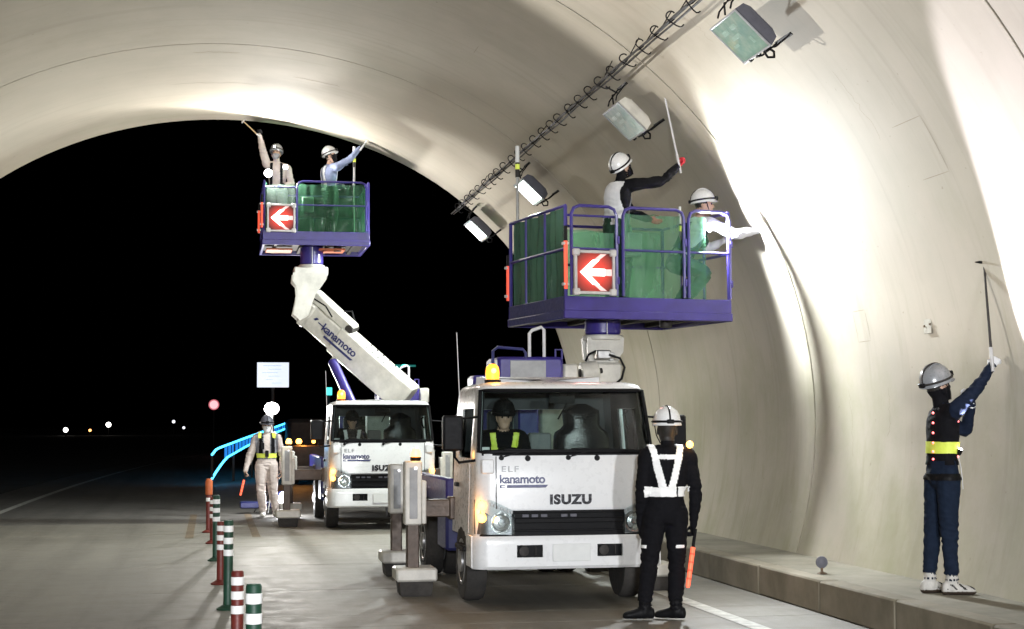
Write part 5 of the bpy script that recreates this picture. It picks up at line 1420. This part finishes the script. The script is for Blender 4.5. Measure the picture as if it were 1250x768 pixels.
# ---- workers on the near platform (deck top at 2.885)
ZD = 2.885
AL = (4.40, 17.35, ZD)
La = V((.72, .38, .68))
def sleeve(d, n, c): return False
aj = dict(pelvis=(4.36, 17.30, ZD+.92), chest=(4.38, 17.27, ZD+1.24), neck=(4.40, 17.25, ZD+1.42), head=(4.43, 17.24, ZD+1.565), RS=(4.56, 17.12, ZD+1.38), LS=(4.42, 17.46, ZD+1.37),
          RE=(4.82, 17.02, ZD+1.41), RW=(5.00, 17.03, ZD+1.575), LE=(4.62, 17.56, ZD+1.12), LW=(4.80, 17.50, ZD+1.05))
def vest_a(d, n, c): return .98 < d.z < 1.46 and abs(d.x) < .2 and c.x < 4.42+.1*(d.z-1.2)
am, k = person(AL, 62, 'worker with white helmet and red glove hammering the ceiling from the near platform', dict(top='blackcloth', bottom='greencloth', glove='redglove', shoe='black', neck='blackcloth', hair='blackcloth'), aj, 1.66, look=La, wr=1.0,
    hands={'R': dict(dir=(.55, .1, .5), palm=(.2, -.2, .9), curl=66, thumb=55)},
    extra_cond=[('work_vest', vest_a, 'whitecloth', .012, ('top',)), ('vest_panel', lambda d, n, c: .98 < d.z < 1.28 and abs(d.x) < .2 and 4.47 < c.x < 4.56, 'greycloth', .010, ('top',)), ('neck_cover', mask_for(V(aj['head']), La.normalized(), (V((0, 0, 1))-La.normalized()*La.normalized().z).normalized(), (0, 0, 0), .98, -.135, -.015, -.02), 'blackcloth', .010, ('skin', 'neck', 'hair'))])
helmet(am, k, 'helmet')
hammer((5.03, 17.02, ZD+1.50), (4.80, 16.90, 5.31), (-1, 0, .2), 'thin hammer held up to the vault in a red glove', 'frame', .9)
BL = (5.22, 17.28, ZD)
Lb = V((.95, -.22, .12))
bj = dict(pelvis=(5.08, 17.35, ZD+.56), chest=(5.24, 17.26, ZD+.86), neck=(5.29, 17.22, ZD+1.03), head=(5.34, 17.20, ZD+1.17), RS=(5.36, 17.03, ZD+.96), LS=(5.30, 17.40, ZD+.95),
          RE=(5.63, 16.97, ZD+.83), RW=(5.88, 16.93, ZD+.87), LE=(5.46, 17.46, ZD+.72), LW=(5.60, 17.28, ZD+.80), RH=(5.10, 17.26, ZD+.54), LH=(5.06, 17.44, ZD+.54), RK=(5.36, 17.20, ZD+.42), LK=(5.34, 17.42, ZD+.46), RA=(5.12, 17.18, ZD+.09), LA=(5.10, 17.42, ZD+.09))
bw, k = person(BL, 95, 'crouching worker in white sleeves reaching right from the near platform', dict(top='whitecloth', bottom='greencloth', glove='whitecloth', shoe='black', neck='skin'), bj, 1.68, look=Lb,
    hands={'R': dict(dir=(.8, 0, .15), palm=(0, -.2, -1), curl=64, thumb=50)},
    extra_cond=[('work_vest', lambda d, n, c: .55 < d.z < 1.0 and (c-V(bj['chest'])).length < .26 and d.x < .14, 'greencloth', .010, ('top',))])
helmet(bw, k, 'helmet')
hammer((5.90, 16.91, ZD+.86), (6.04, 16.55, 3.86), (.3, .3, -1), 'short hammer in the white sleeved hand reaching to the right wall', 'frame', .7)

# ---- workers on the far platform (deck top at 4.83)
ZF = 4.83
cL = (1.08, 28.15, ZF)
Lc = V((-.25, -1, .28))
cj = dict(pelvis=(1.10, 28.15, ZF+.85), chest=(1.09, 28.12, ZF+1.17), neck=(1.075, 28.10, ZF+1.34), head=(1.07, 28.08, ZF+1.49), RS=(.91, 28.10, ZF+1.29), LS=(1.26, 28.10, ZF+1.25),
          RE=(.83, 28.02, ZF+1.56), RW=(.78, 27.95, ZF+1.78), LE=(1.33, 28.08, ZF+.98), LW=(1.22, 27.93, ZF+.92))
cm, k = person(cL, 185, 'worker with glaring chest lamps raising an arm on the far platform', dict(top='beigecloth', bottom='greycloth', glove='blackcloth', shoe='black', neck='beigecloth'), cj, 1.60, look=Lc, wr=1.1,
    hands={'R': dict(dir=(-.1, -.1, 1), palm=(-.3, -1, 0), curl=64, thumb=50)},
    extra_cond=[('harness', lambda d, n, c: .98 < d.z < 1.42 and abs(abs(d.x)-.09) < .022, 'blackcloth', .012, ('top',)), ('face_mask', mask_for(V(cj['head']), Lc.normalized(), V((0, 0, 1)), (0, 0, 0), .93, -.12, -.005, .03), 'greycloth', .006, ('skin',))])
helmet(cm, k, 'helmetgrey', 'white_led', strap='dark')
for p, rr in (((.93, 27.93, ZF+1.13), .075), ((1.22, 27.92, ZF+1.24), .045)):
    b = MB(); b.lathe([(.03, -.05), (rr, -.03), (rr, .0)], p, (0, -1, 0), 18); cl = b.build('chest_lamp', 'black', cm)
    b = MB(); b.lathe([(rr*.92, .0), (rr*.8, .02), (rr*.3, .03)], p, (0, -1, 0), 18); b.build('lamp_lens', 'white_led', cl)
hammer((.79, 27.90, ZF+1.74), (.50, 27.85, 6.83), (-.2, .3, 1), 'hammer raised to the arch edge above the chest lamp worker', 'wood', .9)
dL = (2.02, 28.2, ZF)
Ld = V((.88, -.25, .38))
dj = dict(pelvis=(1.98, 28.2, ZF+.86), chest=(1.98, 28.15, ZF+1.16), neck=(2.0, 28.12, ZF+1.33), head=(2.0, 28.1, ZF+1.475), RS=(2.12, 27.97, ZF+1.28), LS=(1.93, 28.29, ZF+1.22),
          RE=(2.32, 27.92, ZF+1.40), RW=(2.47, 27.85, ZF+1.585), LE=(2.06, 28.34, ZF+.98), LW=(2.24, 28.22, ZF+.98))
dm, k = person(dL, 75, 'worker in blue grey jacket and white helmet reaching right on the far platform', dict(top='bluecloth', bottom='greencloth', glove='blackcloth', shoe='black', neck='skin'), dj, 1.62, look=Ld, wr=1.08,
    hands={'R': dict(dir=(.5, -.1, .6), palm=(.3, .2, -.6), curl=66, thumb=50)},
    extra_cond=[('harness', lambda d, n, c: (.95 < d.z < 1.38 and abs(abs(d.x)-.09) < .028) or (.93 < d.z < .98 and abs(d.x) < .2), 'whitecloth', .012, ('top',)), ('face_mask', mask_for(V(dj['head']), Ld.normalized(), (V((0, 0, 1))-Ld.normalized()*Ld.normalized().z).normalized(), (0, 0, 0), .94, -.12, .0, .02), 'blackcloth', .006, ('skin',))])
helmet(dm, k, 'helmet')
hammer((2.49, 27.83, ZF+1.55), (2.72, 27.65, 6.72), (-.3, 0, 1), 'hammer stretched to the lit arch edge by the blue grey worker', 'frame', .9)

# ---- drivers
def driver(x0, y0, label, gm, tilt):
    s0 = V((x0, y0, 0))
    Z0 = .70
    dj = dict(pelvis=(x0, y0+1.10, Z0+.42), chest=(x0, y0+1.12, Z0+.73), neck=(x0, y0+1.09, Z0+.89), head=(x0, y0+1.05, Z0+1.02), RS=(x0-.17, y0+1.08, Z0+.83), LS=(x0+.17, y0+1.08, Z0+.83),
              RE=(x0-.23, y0+.90, Z0+.62), LE=(x0+.22, y0+.90, Z0+.62), RW=(x0-.15, y0+.72, Z0+.66), LW=(x0+.15, y0+.72, Z0+.66), RH=(x0-.09, y0+1.08, Z0+.40), LH=(x0+.09, y0+1.08, Z0+.40), RK=(x0-.13, y0+.68, Z0+.42), LK=(x0+.13, y0+.68, Z0+.42), RA=(x0-.12, y0+.55, Z0+.10), LA=(x0+.12, y0+.55, Z0+.10), rt=(0, -1, .0), lt=(0, -1, 0))
    p, k = person((x0, y0+.9, Z0), 180, label, dict(top='blackcloth', bottom='blackcloth', glove='blackcloth', shoe='black', neck='skin'), dj, 1.62, look=(0, -1, tilt),
        hands={'R': dict(dir=(.3, -1, .2), palm=(.3, 0, -1), curl=55), 'L': dict(dir=(-.3, -1, .2), palm=(-.3, 0, -1), curl=55)},
        extra_cond=[('reflective_strap', lambda d, n, c: .42 < d.z < .92 and abs(abs(d.x)-.075-.17*(d.z-.62)) < .03 and not (.655 < d.z < .68), gm, .012, ('top', 'neck'))])
    helmet(p, k, 'black')
driver(2.78, 14.45, 'driver with lime vest straps behind the wheel of the near truck', 'reflect_y', -.1)
driver(2.28, 25.75, 'driver with white vest straps sitting in the farther truck', 'reflect', -.15)

# ================================================================== WORK LAMPS
t = thing('balloon_lamp', (1.13, 31.2, 0), 'bright white balloon lamp on a pole behind the pale clad guard', 'lamp')
b = MB(); b.tube([(1.13, 31.2, .0), (1.13, 31.2, 1.86)], .025, 8); b.build('pole', 'steel', t)
for a in (20, 140, 260):
    b = MB(); b.tube([(1.13, 31.2, .45), (1.13+.4*cos(radians(a)), 31.2+.4*sin(radians(a)), .02)], .014, 6); b.build('leg', 'steel', t)
b = MB(); b.ball((1.13, 31.2, 1.97), .14, 16, 0, (1, 1, .85)); b.build('balloon', 'white_led', t)
b = MB(); b.box((1.05, 31.25, .16), (1.0, .45, .12), .02); b.build('generator_tray', 'navy', t)
lamp('POINT', (1.13, 31.0, 1.97), 150, (1, .98, .95), size=.14, parent=t)
lamp('SPOT', (1.13, 31.0, 2.12), 1100, (1, .96, .90), (1.0, 30.0, 2.98), .16, 122, .35, parent=t)
t = thing('ground_lamp', (1.34, 30.4, 0), 'glaring low lamp on the ground behind the pale clad guard', 'lamp')
b = MB(); b.box((1.36, 30.45, .27), (.26, .12, .34), .03); b.box((1.36, 30.45, .05), (.3, .25, .1), .02); b.build('housing', 'navy', t)
b = MB(); b.ball((1.35, 30.37, .30), .13, 14, 0, (.9, .3, 1.1)); b.build('lamp_face', 'white_led', t)
lamp('POINT', (1.36, 30.2, .35), 60, (.95, .98, 1), size=.1, parent=t)
# chest lamps of the far platform worker, lighting the vault and the lane
lamp('SPOT', (.93, 27.86, ZF+1.14), 380, (1, .98, .94), (2.2, 24, ZF+2.2), .05, 172, .25, parent=cm)
lamp('SPOT', (1.23, 27.86, ZF+1.26), 120, (1, .98, .94), (1.5, 24, ZF+2.6), .04, 172, .25, parent=cm)
# chest lamp of the crouching worker, close to the right wall
b = MB(); b.lathe([(.03, -.05), (.055, -.03), (.055, 0)], (5.33, 16.99, ZD+.90), (.6, -.7, .15), 18); cl = b.build('chest_lamp', 'black', bw)
b = MB(); b.lathe([(.05, 0), (.04, .015), (.01, .02)], (5.33, 16.99, ZD+.90), (.6, -.7, .15), 18); b.build('lamp_lens', 'white_led', cl)
lamp('SPOT', (5.36, 16.94, ZD+.91), 1450, (.91, .97, 1), (6.25, 15.7, 3.75), .05, 168, .5, parent=bw)

# small lamp on the hammer man's chest, raking up the wall in front of him
b = MB(); b.lathe([(.014, -.05), (.02, -.03), (.02, 0)], (5.895, 12.185, 1.44), (.2, -.4, 1), 14); cl = b.build('chest_lamp', 'black', rm)
b = MB(); b.lathe([(.017, 0), (.014, .005), (.006, .006)], (5.895, 12.185, 1.44), (.2, -.4, 1), 14); b.build('lamp_lens', 'white_led', cl)
lamp('SPOT', (5.903, 12.165, 1.475), 1300, (.86, .84, 1), (6.14, 11.30, 3.3), .02, 42, .25, parent=rm)
# work lights out of view; this one placed from the floodlights' shadows
t = thing('tripod_work_light', (-5.1, 17, .28), 'single work light on the left walkway, shining across to the right vault', 'lamp')
b = MB(); b.tube([(-5.1, 17, .45), (-5.1, 17, 2.55)], .025, 8); b.build('mast', 'steel', t)
for a in (90, 210, 330):
    b = MB(); b.tube([(-5.1, 17, .8), (-5.1+.45*cos(radians(a)), 17+.45*sin(radians(a)), .29)], .016, 6); b.build('leg', 'steel', t)
b = MB(); b.box((-5.1, 17, 2.65), (.16, .34, .26), .02); h_ = b.build('lamp_head', 'black', t)
b = MB(); b.box((-5.015, 17, 2.65), (.012, .29, .2), .004); b.build('lamp_glass', 'white_led', h_)
lamp('SPOT', (-4.98, 17, 2.65), 3800, (1, .99, .96), (4.7, 13.3, 6.1), .08, 46, .35, parent=t)
for x, lab in ((-1.2, 'unseen stand-in twin work lights on a tripod in the left lane behind the viewpoint'), (2.6, 'unseen stand-in twin work lights on a tripod in the right lane behind the viewpoint')):  # tripods added to stand in for unseen light from behind the camera
    t = thing('tripod_work_light', (x, -7, 0), lab, 'lamp', 'unseen stand-in lights behind the viewpoint')
    b = MB(); b.tube([(x, -7, .3), (x, -7, 2.5)], .025, 8); b.build('mast', 'steel', t)
    for a in (90, 210, 330):
        b = MB(); b.tube([(x, -7, .8), (x+.6*cos(radians(a)), -7+.6*sin(radians(a)), .02)], .016, 6); b.build('leg', 'steel', t)
    for dx in (-.2, .2):
        b = MB(); b.box((x+dx, -7, 2.6), (.32, .14, .24), .02); h_ = b.build('lamp_head', 'black', t)
        b = MB(); b.box((x+dx, -6.925, 2.6), (.27, .012, .19), .004); b.build('lamp_glass', 'white_led', h_)
    lamp('SPOT', (x, -6.85, 2.6), 8200, (.95, .97, 1), (x*.3+2.4, 15, 1.5), .25, 42, .8, parent=t)
